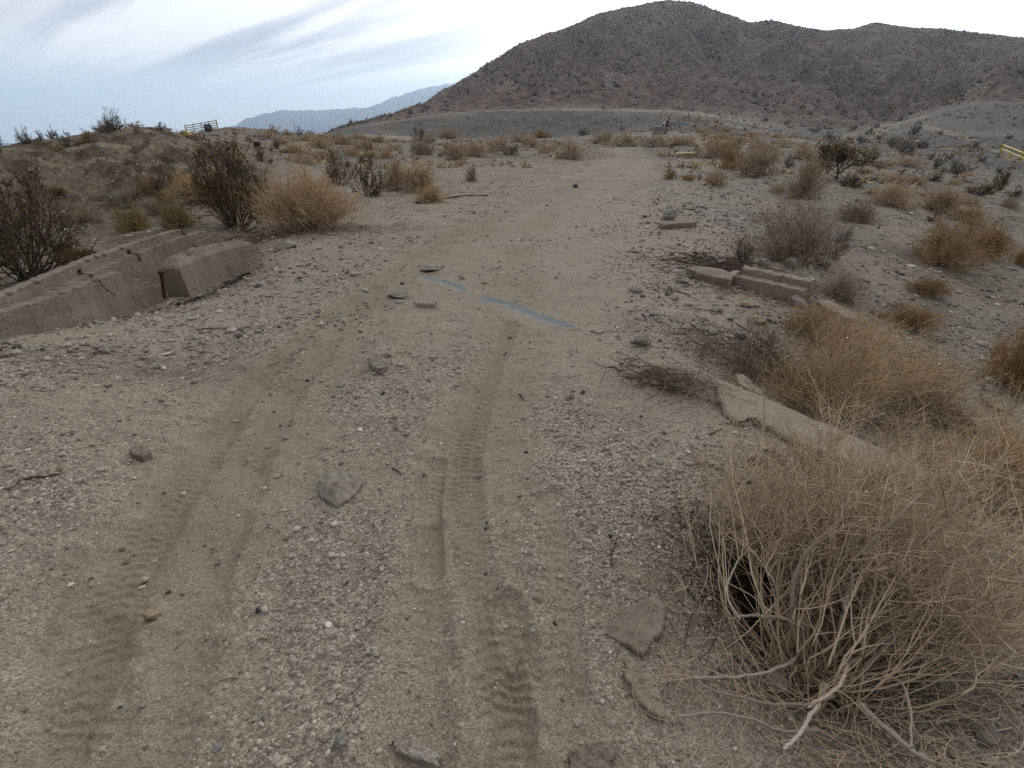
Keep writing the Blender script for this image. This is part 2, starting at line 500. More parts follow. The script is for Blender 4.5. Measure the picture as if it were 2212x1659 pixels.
FEAT = [
    [(-180, .05, 0), (180, .05, 0)],
    [(-180, 5, 0.05), (-60, 5, .14), (-46, 5, .13), (-41, 5, .06), (-35, 5, 0), (20, 5, 0), (32, 5, -.08), (42, 5, -.28), (60, 5, -.35), (180, 5, -.2)],
    [(-180, 8, -.2), (-60, 7.6, -.42), (-38, 7.6, -.42), (-31, 7.8, -.3), (-24, 8, -.02), (20, 8, 0), (29, 8, -.15), (36, 8, -.38), (42, 8, -.62), (60, 8, -.8), (180, 8, -.3)],
    [fp(0, 505, 17), fp(150, 470, 17), fp(250, 448, 17), fp(330, 432, 17.5), fp(400, 415, 16.5), fz(470, -.3, 14), fz(640, -.15, 14), fz(800, 0, 14), fz(1000, 0, 14), fz(1455, 0, 14), fz(1600, -.05, 14), fz(1750, -.2, 14), fp(1900, 478, 14), fp(2050, 522, 14), fp(2212, 590, 14)],
    [fp(0, 380, 19.4), fp(60, 362, 19.4), fp(150, 356, 19.4), fp(220, 352, 19.4), fp(290, 345, 19.6), fp(345, 340, 20), fp(400, 352, 21), fp(450, 372, 22), fp(510, 383, 22), fp(640, 377, 22), fz(800, 0, 22), fz(1000, 0, 22), fz(1455, 0, 22), fz(1600, -.1, 22), fp(1750, 397, 22), fp(1900, 418, 22), fp(2050, 455, 22), fp(2212, 505, 22)],
    [fp(0, 322, 32), fp(80, 305, 32), fp(160, 292, 32), fp(250, 283, 32), fp(300, 272, 32), fp(345, 271, 32), fp(380, 283, 33), fp(410, 302, 34), fp(510, 325, 34), fp(640, 338, 34), fz(800, .1, 34), fz(1000, .15, 34), fz(1300, .15, 34), fz(1455, .1, 34), fp(1600, 355, 34), fp(1750, 362, 34), fp(1900, 385, 33), fp(2050, 408, 32), fp(2212, 448, 31)],
    [fz(0, -.5, 45), fz(250, -.5, 45), fz(345, 0.2, 46), fp(385, 291, 48), fp(430, 292, 50), fp(510, 293, 50), fp(640, 306, 50), fp(800, 316, 50), fp(1000, 318, 50), fp(1200, 315, 50), fp(1320, 313, 50), fp(1455, 309, 50), fp(1600, 312, 50), fp(1700, 323, 50), fp(1800, 335, 50), fp(1900, 347, 49), fp(2050, 368, 48), fp(2212, 402, 46)],
    [fz(0, -2, 58), fz(250, -2, 58), fz(345, -.5, 60), fp(390, 288, 62), fp(430, 284, 62), fp(480, 274, 62), fp(512, 270, 62), fp(560, 277, 62), fp(640, 290, 62), fp(700, 292, 63), fp(800, 292, 64), fp(870, 296, 64), fp(1000, 299, 65), fp(1150, 300, 66), fp(1300, 292, 66), fp(1455, 284, 65), fp(1600, 290, 65), fp(1700, 303, 65), fp(1800, 312, 66), fp(1900, 322, 66), fp(2050, 322, 64), fp(2212, 348, 62)],
    [fz(0, -4, 76), fz(345, -3, 76), fz(510, -1.5, 76), fz(620, -1, 76), fp(700, 288, 78), fp(780, 274, 80), fp(860, 263, 82), fp(950, 249, 82), fp(1050, 242, 82), fp(1230, 237, 82), fp(1400, 241, 82), fp(1500, 249, 82), fp(1600, 265, 82), fp(1700, 285, 84), fp(1800, 299, 86), fp(1900, 292, 88), fp(2000, 280, 86), fp(2100, 290, 82), fp(2212, 300, 80)],
    [fz(0, -6, 95), fz(510, -3, 95), fz(640, -2, 95), fp(700, 287, 96), fp(780, 271, 96), fp(860, 259, 96), fp(950, 245, 95), fp(1050, 239, 94), fp(1230, 234, 93), fp(1400, 236, 93), fp(1500, 241, 94), fp(1600, 251, 96), fp(1700, 270, 99), fp(1800, 283, 104), fp(1890, 272, 116), fp(1960, 255, 118), fp(2050, 225, 116), fp(2130, 215, 114), fp(2212, 222, 114)],
    [fz(0, -8, 150), fz(510, -6, 150), fz(620, -5, 140), fp(700, 287, 130), fp(780, 270, 130), fp(860, 252, 130), fp(950, 228, 135), fp(1050, 210, 140), fp(1200, 185, 148), fp(1300, 180, 150), fp(1455, 178, 152), fp(1600, 186, 152), fp(1700, 200, 152), fp(1800, 222, 155), fp(1890, 245, 165), fp(1960, 225, 165), fp(2050, 204, 150), fp(2130, 200, 148), fp(2212, 203, 150)],
    [fz(0, -10, 230), fz(510, -9, 230), fz(620, -7, 190), fp(700, 286, 160), fp(780, 268, 165), fp(860, 248, 170), fp(950, 215, 185), fp(1050, 165, 205), fp(1200, 118, 225), fp(1300, 98, 230), fp(1455, 92, 236), fp(1600, 112, 232), fp(1700, 128, 228), fp(1800, 135, 230), fp(1890, 165, 250), fp(1960, 170, 250), fp(2050, 150, 265), fp(2212, 152, 290)],
    [fz(0, -14, 320), fz(510, -12, 300), fz(620, -10, 240), fp(700, 285, 190), fp(760, 273, 192), fp(800, 265, 195), fp(860, 249, 200), fp(900, 235, 208), fp(960, 205, 220), fp(1000, 176, 230), fp(1060, 136, 248), fp(1120, 100, 270), fp(1160, 86, 280), fp(1200, 71, 290), fp(1250, 55, 300), fp(1300, 36, 312), fp(1350, 24, 322), fp(1400, 13, 330), fp(1455, 8, 335), fp(1500, 14, 333), fp(1550, 30, 328), fp(1600, 49, 320), fp(1622, 56, 315), fp(1640, 50, 312), fp(1662, 47, 310), fp(1690, 52, 308), fp(1720, 60, 308), fp(1760, 64, 308), fp(1790, 68, 312), fp(1815, 67, 320), fp(1842, 72, 330), fp(1865, 59, 345), fp(1880, 56, 352), fp(1920, 60, 360), fp(2000, 69, 375), fp(2040, 68, 380), fp(2100, 74, 390), fp(2160, 83, 400), fp(2212, 92, 410)],
    [(-180, 520, -35), (-42, 520, -35), (-15, 420, -30), (0, 450, 0), (20, 520, 5), (42, 560, 10), (180, 560, -30)],
    [(-180, 1500, -70), (180, 1500, -70)],
    [(-180, 7900, -90), (180, 7900, -90)],
]
AZ = np.concatenate([np.arange(-180, -62.5, 3.0), np.linspace(-62, 62, 1130), np.arange(65, 180.1, 3.0)[:-1], [180.0]])
NC = len(AZ)
FR = np.zeros((len(FEAT), NC))
FZ_ = np.zeros((len(FEAT), NC))
for k, f in enumerate(FEAT):
    f = sorted(f)
    a = np.array(f)
    FR[k] = np.interp(AZ, a[:, 0], a[:, 1])
    FZ_[k] = np.interp(AZ, a[:, 0], a[:, 2])


def blur_cols(M, s):
    fine = slice(40, 40 + 1130)
    kk = np.arange(-3 * s, 3 * s + 1)
    w = np.exp(-0.5 * (kk / s) ** 2)
    w /= w.sum()
    for i in range(len(M)):
        row = np.pad(M[i, fine], 3 * s, mode='edge')
        M[i, fine] = np.convolve(row, w, mode='valid')


for k in range(len(FEAT)):
    sgm = 6 if k == 12 else 14
    blur_cols(FR[k:k + 1], sgm)
    blur_cols(FZ_[k:k + 1], sgm if k != 12 else 4)

# fractions along each segment
ang = np.linspace(math.atan2(1.5, 0.5), math.atan2(1.5, 5.0), 520)
seg0 = np.concatenate([np.linspace(0.05, 0.5, 14)[:-1], 1.5 / np.tan(ang)])
fr0 = (seg0 - .05) / (5 - .05)
SEGN = [None, 90, 62, 52, 48, 48, 44, 56, 22, 60, 72, 84, 20, 10, 10]
rows_r, rows_k = [], []
for k in range(15):
    r0, r1 = FR[k], FR[k + 1]
    if k == 0:
        fr = fr0[:-1]
        for q in fr:
            rows_r.append(r0 + (r1 - r0) * q)
            rows_k.append(k + q)
    else:
        for i in range(SEGN[k]):
            q = i / SEGN[k]
            rows_r.append(1.0 / (1 / r0 + (1 / r1 - 1 / r0) * q))
            rows_k.append(k + q)
rows_r.append(FR[15])
rows_k.append(15.0)
GR = np.array(rows_r)                     # ranges (rows, cols)
GK = np.array(rows_k)                     # feature index per row
NR = len(GR)
# monotone cubic through the features, column by column
H = np.diff(FR, axis=0)
D = np.diff(FZ_, axis=0) / H
S = np.zeros_like(FR)
for k in range(1, len(FEAT) - 1):
    w1 = 2 * H[k] + H[k - 1]
    w2 = H[k] + 2 * H[k - 1]
    ok = D[k - 1] * D[k] > 0
    with np.errstate(divide='ignore', invalid='ignore'):
        hm = (w1 + w2) / (w1 / D[k - 1] + w2 / D[k])
    S[k] = np.where(ok, hm, 0)
GZ = np.zeros_like(GR)
kk = np.minimum(np.floor(GK).astype(int), 14)
for i in range(NR):
    k = kk[i]
    t = (GR[i] - FR[k]) / H[k]
    h00 = (1 + 2 * t) * (1 - t) ** 2
    h10 = t * (1 - t) ** 2
    h01 = t * t * (3 - 2 * t)
    h11 = t * t * (t - 1)
    GZ[i] = h00 * FZ_[k] + h10 * H[k] * S[k] + h01 * FZ_[k + 1] + h11 * H[k] * S[k + 1]
azr = np.radians(AZ)
GX = GR * np.sin(azr)[None, :]
GY = GR * np.cos(azr)[None, :]
KK = np.repeat(GK[:, None], NC, axis=1)
AA = np.repeat(AZ[None, :], NR, axis=0)


def hz(x, y):
    """terrain height at one or many points"""
    x = np.atleast_1d(np.asarray(x, float))
    y = np.atleast_1d(np.asarray(y, float))
    az = np.degrees(np.arctan2(x, y))
    r = np.hypot(x, y)
    c = np.clip(np.searchsorted(AZ, az) - 1, 0, NC - 2)
    t = (az - AZ[c]) / (AZ[c + 1] - AZ[c])
    out = np.empty(len(x))
    order = np.argsort(c, kind='stable')
    cs = c[order]
    cuts = np.flatnonzero(np.diff(cs)) + 1
    for grp in np.split(order, cuts):
        ci = c[grp[0]]
        z0 = np.interp(r[grp], GR[:, ci], GZ[:, ci])
        z1 = np.interp(r[grp], GR[:, ci + 1], GZ[:, ci + 1])
        out[grp] = z0 * (1 - t[grp]) + z1 * t[grp]
    return out


def gp(px, py, tmax=900.0):
    """first point of the terrain seen through a photograph point"""
    d = ray(px, py)
    t = np.geomspace(0.4, tmax, 1400)
    P = EYE[None, :] + d[None, :] * t[:, None]
    below = P[:, 2] - hz(P[:, 0], P[:, 1])
    i = np.argmax(below < 0)
    if below[i] >= 0:
        return P[-1]
    f = below[i - 1] / (below[i - 1] - below[i])
    p = P[i - 1] * (1 - f) + P[i] * f
    p[2] = hz(p[0], p[1])[0]
    return p


def poly_dist(PX, PY, pts, mask):
    """distance to a polyline, length along it and side, for the grid points in mask"""
    X, Y = PX[mask], PY[mask]
    best = np.full(len(X), 1e9)
    along = np.zeros(len(X))
    side = np.zeros(len(X))
    L = 0.0
    for (ax, ay), (bx, by) in zip(pts[:-1], pts[1:]):
        dx, dy = bx - ax, by - ay
        l = math.hypot(dx, dy)
        t = np.clip(((X - ax) * dx + (Y - ay) * dy) / (l * l), 0, 1)
        ex, ey = X - ax - t * dx, Y - ay - t * dy
        d = np.hypot(ex, ey)
        b = d < best
        best[b] = d[b]
        along[b] = L + t[b] * l
        side[b] = np.sign(ex * dy - ey * dx)[b] * d[b]
        L += l
    return best, along, side


# --- shape the near ground: kerb drop, hollow under the big bush, ruts with tread
KERB = [at_z(1040, 640, 0)[:2], at_z(1250, 712, 0)[:2], at_z(1360, 755, 0)[:2], at_z(1540, 830, 0)[:2], at_z(1900, 985, 0)[:2]]
near = GR < 12
bd, al, sd_ = poly_dist(GX, GY, KERB, near)
sd_ = -sd_
drop = np.zeros_like(GZ)
right = sstep(sd_, 0.10, 0.5) * sstep(al, 1.6, 2.4)
drop[near] = -0.13 * right * sstep(-GY[near], -5.0, -3.2)
GZ += drop
hb = at_z(1690, 1290, -.1)
GZ += -0.30 * np.exp(-(((GX - hb[0]) / .17) ** 2 + ((GY - hb[1]) / .15) ** 2))
GZ += -0.16 * np.exp(-(((GX - 1.02) / .42) ** 2 + ((GY - 1.10) / .38) ** 2))

TRACK = np.zeros_like(GZ)
SMOOTHT = np.zeros_like(GZ)
TRK = [
    ([(260, 1659), (300, 1500), (350, 1330), (420, 1160), (490, 1030), (560, 920), (630, 830), (700, 750), (770, 685), (830, 620), (890, 572), (960, 525), (1040, 482), (1130, 440), (1250, 393), (1345, 358), (1370, 340)], .34, .62, 0, .05),
    ([(1090, 1659), (1080, 1450), (1050, 1250), (1030, 1080), (1040, 930), (1070, 800), (1095, 720), (1105, 640), (1120, 560), (1150, 500), (1200, 448), (1270, 402), (1350, 358)], .26, .5, 0, .05),
    ([(700, 1000), (640, 970), (600, 930), (560, 900)], .35, .35, 0, .05),
    ([(880, 1659), (890, 1450), (915, 1300), (925, 1180)], .10, .3, .005, .05),
    ([(1215, 1500), (1212, 1330), (1205, 1200), (1190, 1080)], .07, .35, .006, .045),
    ([(150, 1659), (170, 1500), (160, 1400)], .12, .4, .0, .05),
    # points on the photograph, half width, colour strength, tread depth, tread pitch
    ([(120, 1659), (180, 1500), (245, 1330), (330, 1150), (420, 1005), (490, 905), (565, 810), (650, 725), (730, 668), (800, 622), (860, 575), (940, 528), (1020, 485), (1110, 445), (1240, 395), (1340, 362)], .11, .68, .010, .045),
    ([(300, 1659), (370, 1450), (430, 1250), (500, 1080), (560, 960), (620, 850), (690, 760), (760, 690), (815, 625)], .10, .5, .006, .05),
    ([(1110, 1659), (1095, 1560), (1060, 1400), (1035, 1280), (1015, 1180), (1003, 1060), (1005, 980), (1030, 880), (1062, 800), (1085, 745), (1100, 700)], .072, .72, .013, .042),
    ([(1105, 1659), (1120, 1500), (1135, 1420), (1100, 1300)], .05, .6, .010, .04),
    ([(930, 1250), (928, 1150), (930, 1080), (945, 1000)], .045, .4, .008, .04),
    ([(1115, 640), (1112, 570), (1140, 510), (1180, 465), (1260, 415), (1340, 372), (1370, 345)], .16, .35, .0, .05),
    ([(1330, 345), (1360, 330), (1335, 315), (1280, 308)], .5, .3, .0, .05),
    ([(1090, 660), (1120, 590), (1150, 520), (1200, 460), (1270, 405), (1345, 360), (1370, 335), (1330, 316)], 1.25, 0, 0, .05),
    ([(1000, 560), (1080, 480), (1200, 410), (1330, 350)], .5, .22, .0, .05),
]
for pts, hw, stren, dep, pit in TRK:
    W = [gp(*p)[:2] for p in pts]
    m = GR < 60
    d, a_, s_ = poly_dist(GX, GY, W, m)
    wob = fbm(GX[m] * 1.1, GY[m] * 1.1, 2, 5) * 0.35 + fbm(GX[m] * 9, GY[m] * 9, 2, 6) * .25
    k = 1 - sstep(d / hw + wob, 0.55, 1.5)
    brk = sstep(fbm(GX[m] * 2.3, GY[m] * 2.3, 3, 9), -.5, 0.45)
    TRACK[m] = np.maximum(TRACK[m], stren * k * (0.8 + .2 * brk))
    SMOOTHT[m] = np.maximum(SMOOTHT[m], k * (1.0 if dep else .55))
    z = -(0.016 if dep else .008) * k + 0.008 * np.exp(-((d / hw - 1.35) / .3) ** 2)
    if dep:
        ph = (a_ + np.abs(s_) * 0.35 + 0.022 * fbm(GX[m] * 5, GY[m] * 5, 3, 2)) / pit
        saw = (ph % 1.0)
        lug = np.where(saw < .25, saw / .25, (1 - saw) / .75) - .5
        lug = np.clip(lug * 1.7, -.5, .5)
        z = z + .62 * dep * lug * k * (0.4 + .6 * brk) * (np.abs(np.abs(s_) / hw - .42) > .10)
    GZ[m] += z

# --- natural roughness
nearf = 1 - sstep(GR, 8, 26)
GZ += 0.030 * fbm(GX * .7, GY * .7, 3, 1) * (1 - sstep(GR, 20, 60))
m = GR < 26
GZ[m] += (0.012 * fbm(GX[m] * 4.5, GY[m] * 4.5, 3, 3) * (1 - .5 * SMOOTHT[m])) * nearf[m]
m = GR < 9
rough = (1 - .75 * SMOOTHT[m])
GZ[m] += (0.0045 * fbm(GX[m] * 22, GY[m] * 22, 3, 4) + 0.003 * perlin(GX[m] * 75, GY[m] * 75, 8)) * rough
midm = sstep(GR, 12, 20) * (1 - sstep(GR, 60, 75))
GZ += midm * (0.10 * fbm(GX * .22, GY * .22, 4, 12) + 0.05 * fbm(GX * .9, GY * .9, 3, 13))
# eroded bank on the left
BANK = sstep(KK, 2.75, 3.25) * (1 - sstep(KK, 5.2, 6.0)) * (1 - sstep(AA, -27, -22))
latb = np.radians(AA) * 22.0
gul = ridged(latb / 2.6 + .5 * fbm(GX * .4, GY * .4, 2, 20), GR / 14, 3, 21)
GZ += BANK * (0.46 * (gul - .8) + 0.20 * fbm(GX * .8, GY * .8, 4, 22) + .10 * fbm(GX * 2.6, GY * 2.6, 4, 23)) * (1 - .93 * sstep(KK, 4.2, 5.0))
# embankment, lower slopes, hill
emb = sstep(KK, 6.8, 7.3) * (1 - sstep(KK, 8.8, 9.2))
GZ += emb * 0.16 * fbm(GX * .25, GY * .25, 4, 31)
hill = sstep(KK, 8.9, 9.6) * (1 - sstep(KK, 12.6, 14)) * (.18 + .82 * sstep(AA, -11, 6))
lat = AA * 4.2                                     # metres across the slope
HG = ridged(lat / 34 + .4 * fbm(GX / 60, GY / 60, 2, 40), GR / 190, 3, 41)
GZ += hill * (11.0 * HG - 7.5) * np.clip((GR - 95) / 130, 0, 1) * (1 - .96 * sstep(KK, 10.9, 11.9))
GZ += hill * (1.5 * fbm(GX / 14, GY / 14, 4, 42) + 0.5 * fbm(GX / 3.5, GY / 3.5, 2, 43)) * (1 - .75 * sstep(KK, 11.4, 12))

# --- ground masks
PALE_ROADS = [([(850, 300), (900, 296), (780, 292)], 1.2), ([(1232, 236), (1330, 237), (1420, 239), (1500, 246), (1560, 256), (1625, 268)], 2.0), ([(1530, 266), (1600, 276), (1680, 291), (1730, 304), (1790, 313), (1830, 318)], 1.7),
              ([(1960, 262), (1925, 270), (1895, 280), (1850, 298), (1820, 312)], 2.5), ([(1990, 272), (2060, 291), (2130, 316), (2212, 352)], .7), ([(1290, 300), (1400, 294), (1500, 300), (1640, 318)], 1.2)]
PALE = np.zeros_like(GZ)
for pts, hw in PALE_ROADS:
    W = [gp(*p)[:2] for p in pts]
    mm = (GR > 40) & (GR < 170)
    d, _, _ = poly_dist(GX, GY, W, mm)
    PALE[mm] = np.maximum(PALE[mm], .6 - .6 * sstep(d / hw + .4 * fbm(GX[mm] * .5, GY[mm] * .5, 2, 61), .7, 1.3))
GRAV = np.clip(0.72 + .55 * fbm(GX * .9, GY * .9, 3, 51) - .75 * SMOOTHT, .06, 1)
GREY = np.clip(sstep(KK, 6.9, 7.2) * (1 - sstep(KK, 8.0, 8.4)) * .9, 0, 1)
GREY = np.maximum(GREY, .45 * sstep(KK, 4.5, 6.0) * sstep(AA, -20, -8))
zone = np.exp(-(((AA - 24) / 7) ** 2)) * sstep(GR, 8, 12) * (1 - sstep(GR, 26, 34))
GREY = np.maximum(GREY, np.clip(zone * (.75 + .8 * fbm(GX * .35, GY * .35, 3, 53)), 0, .95))
zone2 = sstep(AA, 20, 34) * sstep(GR, 5.5, 8.5)
GREY = np.maximum(GREY, np.clip(zone2 * (.5 + .7 * fbm(GX * .3, GY * .3, 3, 54)), 0, .9))
GREY = np.maximum(GREY, np.clip(.35 * sstep(AA, -30, -18) * sstep(GR, 10, 16) * (1 + fbm(GX * .3, GY * .3, 3, 56)), 0, .6))
GREY *= (1 - .8 * PALE)
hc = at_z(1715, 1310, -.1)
LITTER_SHADE = 1.3 * np.exp(-(((GX - hc[0]) / .38) ** 2 + ((GY - hc[1]) / .36) ** 2))  # shade in the big bush's hollow, painted into the litter colour
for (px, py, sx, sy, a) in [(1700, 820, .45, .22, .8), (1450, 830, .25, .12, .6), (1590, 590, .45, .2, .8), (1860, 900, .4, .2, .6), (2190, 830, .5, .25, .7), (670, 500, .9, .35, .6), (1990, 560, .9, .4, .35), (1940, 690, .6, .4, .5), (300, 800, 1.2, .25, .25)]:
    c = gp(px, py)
    LITTER_SHADE = np.maximum(LITTER_SHADE, a * np.exp(-(((GX - c[0]) / sx) ** 2 + ((GY - c[1]) / sy) ** 2)))
LITTER_SHADE = np.clip(LITTER_SHADE * (1 + .9 * fbm(GX * 7, GY * 7, 3, 55)), 0, 1)


SCRUB = sstep(GR, 15, 40) * (.45 + .5 * sstep(fbm(GX * .09, GY * .09, 3, 57) + .4 * fbm(GX * .5, GY * .5, 3, 58), -.35, .35))
SCRUB = np.maximum(SCRUB, sstep(AA, 18, 30) * sstep(GR, 5, 9) * (.55 + .4 * fbm(GX * .5, GY * .5, 3, 59)))
SCRUB = np.maximum(SCRUB, (1 - sstep(AA, -30, -20)) * sstep(GR, 6.5, 9) * .8)
SCRUB = np.maximum(SCRUB, sstep(KK, 6.2, 7.0) * sstep(AA, 12, 22) * .9)
SCRUB = np.clip(SCRUB - .9 * SMOOTHT - .8 * PALE, 0, .92)

EMB = np.clip(sstep(KK, 6.9, 7.15) * (1 - sstep(KK, 7.9, 8.15)), 0, 1)
EMB = np.maximum(EMB, .75 * sstep(AA, 20, 28) * sstep(KK, 6.0, 6.8))
EMB = np.clip(EMB * (1 + .5 * fbm(GX * .12, GY * .12, 3, 93)) - PALE, 0, 1)


def sheet(name, i0, i1, attrs):
    V = np.stack([GX[i0:i1], GY[i0:i1], GZ[i0:i1]], -1).reshape(-1, 3)
    n = i1 - i0
    idx = np.arange(n * NC).reshape(n, NC)
    F = np.stack([idx[:-1, :-1], idx[:-1, 1:], idx[1:, 1:], idx[1:, :-1]], -1).reshape(-1, 4)[:, ::-1]
    return mk_mesh(name, V, F, {k: a[i0:i1] for k, a in attrs.items()})


cut = int(np.searchsorted(GK, 9.0))
g = link('ground', sheet('ground', 0, cut + 1, {'track': TRACK, 'gravel': GRAV, 'grey': GREY, 'litter': LITTER_SHADE, 'bank': BANK * .95, 'scrub': SCRUB, 'embank': EMB, 'far': sstep(GR, 5, 14) * (1 - .75 * SMOOTHT)}), M_GROUND)
tag(g, kind='structure')
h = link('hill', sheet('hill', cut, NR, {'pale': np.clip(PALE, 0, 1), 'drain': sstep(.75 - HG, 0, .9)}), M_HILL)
tag(h, kind='structure')

# pale graded dirt on the far tracks is part of the same ground: raise its paleness there
ga = g.data.attributes['grey'].data
tmp = np.clip(GREY[:cut + 1] - PALE[:cut + 1], 0, 1).ravel().astype(np.float32)
ga.foreach_set('value', tmp)

# ------------------------------------------------------------------ far mountains
prof = [(-400, 330), (100, 330), (300, 325), (420, 310), (490, 287), (512, 268), (530, 257), (560, 247), (590, 241), (620, 238), (680, 239), (720, 236), (755, 233), (790, 235), (830, 218), (865, 206), (895, 196), (930, 185), (955, 184), (985, 180), (1040, 165), (1150, 160), (1300, 165), (1600, 190), (2300, 220)]
pa = sorted([fp(x, y, 6000.0) for x, y in prof])
pa = np.array(pa)
maz = np.linspace(-60, 45, 500)
mz = np.interp(maz, pa[:, 0], pa[:, 2])
mz = np.convolve(np.pad(mz, 4, mode='edge'), np.ones(9) / 9, mode='valid')
mz += 14 * fbm(maz * .9, maz * 0 + 3, 4, 71)
fr = np.linspace(0, 1, 40)
rr = 4300 + 1700 * fr
RRm, AAm = np.meshgrid(rr, maz, indexing='ij')
ZZ = -75 + (mz[None, :] + 75) * (fr[:, None] ** 1.15)
xx, yy = RRm * np.sin(np.radians(AAm)), RRm * np.cos(np.radians(AAm))
ZZ += (110 * ridged(AAm * .55, RRm / 2500, 4, 72) - 60) * (fr * (1 - fr ** 3))[:, None]
xb, yb = 7500 * np.sin(np.radians(maz)), 7500 * np.cos(np.radians(maz))
V = np.concatenate([np.stack([xx, yy, ZZ], -1).reshape(-1, 3), np.stack([xb, yb, np.full_like(xb, -75)], -1)])
idx = np.arange(41 * 500).reshape(41, 500)
F = np.stack([idx[:-1, :-1], idx[:-1, 1:], idx[1:, 1:], idx[1:, :-1]], -1).reshape(-1, 4)[:, ::-1]
tag(link('mountains', mk_mesh('mountains', V, F), M_MOUNT), kind='structure')

# ------------------------------------------------------------------ haze


def make_haze():
    me = bpy.data.meshes.new('haze')
    bm = bmesh.new()
    bmesh.ops.create_cube(bm, size=1.0)
    bm.to_mesh(me)
    bm.free()
    m = bpy.data.materials.new('pale_blue_air')
    m.use_nodes = True
    T = NT(m.node_tree)
    vol = T.n('ShaderNodeVolumePrincipled', {'Color': (0.62, 0.80, 1.0, 1.0), 'Density': 0.00020, 'Anisotropy': 0.68})
    out = T.n('ShaderNodeOutputMaterial')
    T.t.links.new(vol.outputs[0], out.inputs['Volume'])
    o = link('haze', me, m)
    o.scale = (16000, 16000, 640)
    o.location = (0, 0, -92 + 320)
    tag(o, kind='stuff')


make_haze()

# ------------------------------------------------------------------ shrubs


def tubes(P, rad, sides=3):
    """P (n,m,3) polylines, rad (n,m) -> vertices and quads"""
    n, m, _ = P.shape
    Tn = np.gradient(P, axis=1)
    Tn /= np.linalg.norm(Tn, axis=2, keepdims=True) + 1e-9
    ref = np.where(np.abs(Tn[..., 2:3]) < .9, np.array([0, 0, 1.0]), np.array([1.0, 0, 0]))
    A = np.cross(Tn, ref)
    A /= np.linalg.norm(A, axis=2, keepdims=True) + 1e-9
    B = np.cross(Tn, A)
    th = np.arange(sides) * 2 * math.pi / sides
    V = P[:, :, None, :] + rad[:, :, None, None] * (np.cos(th)[None, None, :, None] * A[:, :, None, :] + np.sin(th)[None, None, :, None] * B[:, :, None, :])
    base = (np.arange(n)[:, None, None] * m + np.arange(m - 1)[None, :, None]) * sides
    k = np.arange(sides)[None, None, :]
    k2 = (k + 1) % sides
    F = np.stack([base + k, base + k2, base + sides + k2, base + sides + k], -1).reshape(-1, 4)
    return V.reshape(-1, 3), F


def unit(v):
    return v / (np.linalg.norm(v, axis=-1, keepdims=True) + 1e-9)


def grow(r, n, parents, length, m, spread=.8, up=.25, lo=.2, hi=1.0, wig=.08):
    """n child polylines on random parents (np,mp,3)"""
    npar, mp, _ = parents.shape
    pi = r.integers(0, npar, n)
    s = lo + (hi - lo) * r.random(n)
    f = s * (mp - 1)
    i = np.minimum(f.astype(int), mp - 2)
    t = (f - i)[:, None]
    a, b = parents[pi, i], parents[pi, i + 1]
    o = a * (1 - t) + b * t
    d = unit(unit(b - a) * (1 - spread * .5) + spread * unit(r.normal(size=(n, 3))) + np.array([0, 0, up]))
    L = length * (0.5 + 0.8 * r.random(n))
    q = np.linspace(0, 1, m)
    P = o[:, None, :] + d[:, None, :] * (L[:, None] * q[None, :])[:, :, None]
    P = P + (np.cumsum(r.normal(size=(n, m, 3)), axis=1) * wig * L[:, None, None] / m) * (q[None, :, None] > 0)
    return P


def stems(r, n, w, h, m=7, base=.1, flat=1.0, droop=0.0, wig=.05, bias=(0, 0), jit=.3):
    """main stems of a dome-shaped shrub, half width w, height h"""
    az = r.random(n) * 2 * math.pi
    ct = 1 - flat * r.random(n) ** 1.0
    ct = np.clip(ct, .04, 1)
    stn = np.sqrt(1 - ct * ct)
    d = np.stack([np.cos(az) * stn, np.sin(az) * stn, ct], -1)
    L = 1 / np.sqrt((stn / w) ** 2 + (ct / h) ** 2) * (1 - jit * r.random(n))
    o = np.stack([r.normal(size=n) * base, r.normal(size=n) * base, np.zeros(n)], -1)
    q = np.linspace(0, 1, m)
    P = o[:, None, :] + d[:, None, :] * (L[:, None] * q)[:, :, None]
    bend = r.normal(size=(n, 1)) * .12 * h - droop * h * stn[:, None]
    P[:, :, 2] += (q * (1 - q) * 2.2)[None, :] * (-bend) + (q * q)[None, :] * bend * .6
    P[:, :, 0] += q * q * bias[0]
    P[:, :, 1] += q * q * bias[1]
    P += np.cumsum(r.normal(size=P.shape), axis=1) * wig * L[:, None, None] / m
    P[:, :, 2] = np.maximum(P[:, :, 2], -.01)
    return P


def taper(r, P, r0, r1):
    n, m, _ = P.shape
    return (r0 + (r1 - r0) * np.linspace(0, 1, m))[None, :] * (0.7 + .6 * r.random((n, 1)))


def twig_obj(name, parts, lo=0.0, hi=1.0, seed=0, sides=3):
    """parts = [(P, rad)], one mesh with a tint per twig"""
    r = np.random.default_rng(seed)
    VV, FF, TT = [], [], []
    o = 0
    for P, rad in parts:
        V, F = tubes(P, rad, sides)
        VV.append(V)
        FF.append(F + o)
        o += len(V)
        t = lo + (hi - lo) * np.clip(.5 + .22 * r.normal(size=(len(P), 1)), 0, 1)
        TT.append(np.repeat(t, P.shape[1] * sides, axis=1).ravel())
    return mk_mesh(name, np.concatenate(VV), np.concatenate(FF), {'tint': np.concatenate(TT)})


def leaf_mesh(name, C, size, seed=0):
    r = np.random.default_rng(seed)
    n = len(C)
    a = unit(r.normal(size=(n, 3)))
    b = unit(np.cross(a, r.normal(size=(n, 3))))
    s = size * (.5 + r.random((n, 1)))
    w = s * .55
    V = np.stack([C - a * s, C + b * w, C + a * s, C - b * w], 1).reshape(-1, 3)
    F = np.arange(4 * n).reshape(n, 4)
    t = np.repeat(np.clip(.45 + .25 * r.normal(size=n), 0, 1), 4)
    return mk_mesh(name, V, F, {'tint': t}, smooth=False)


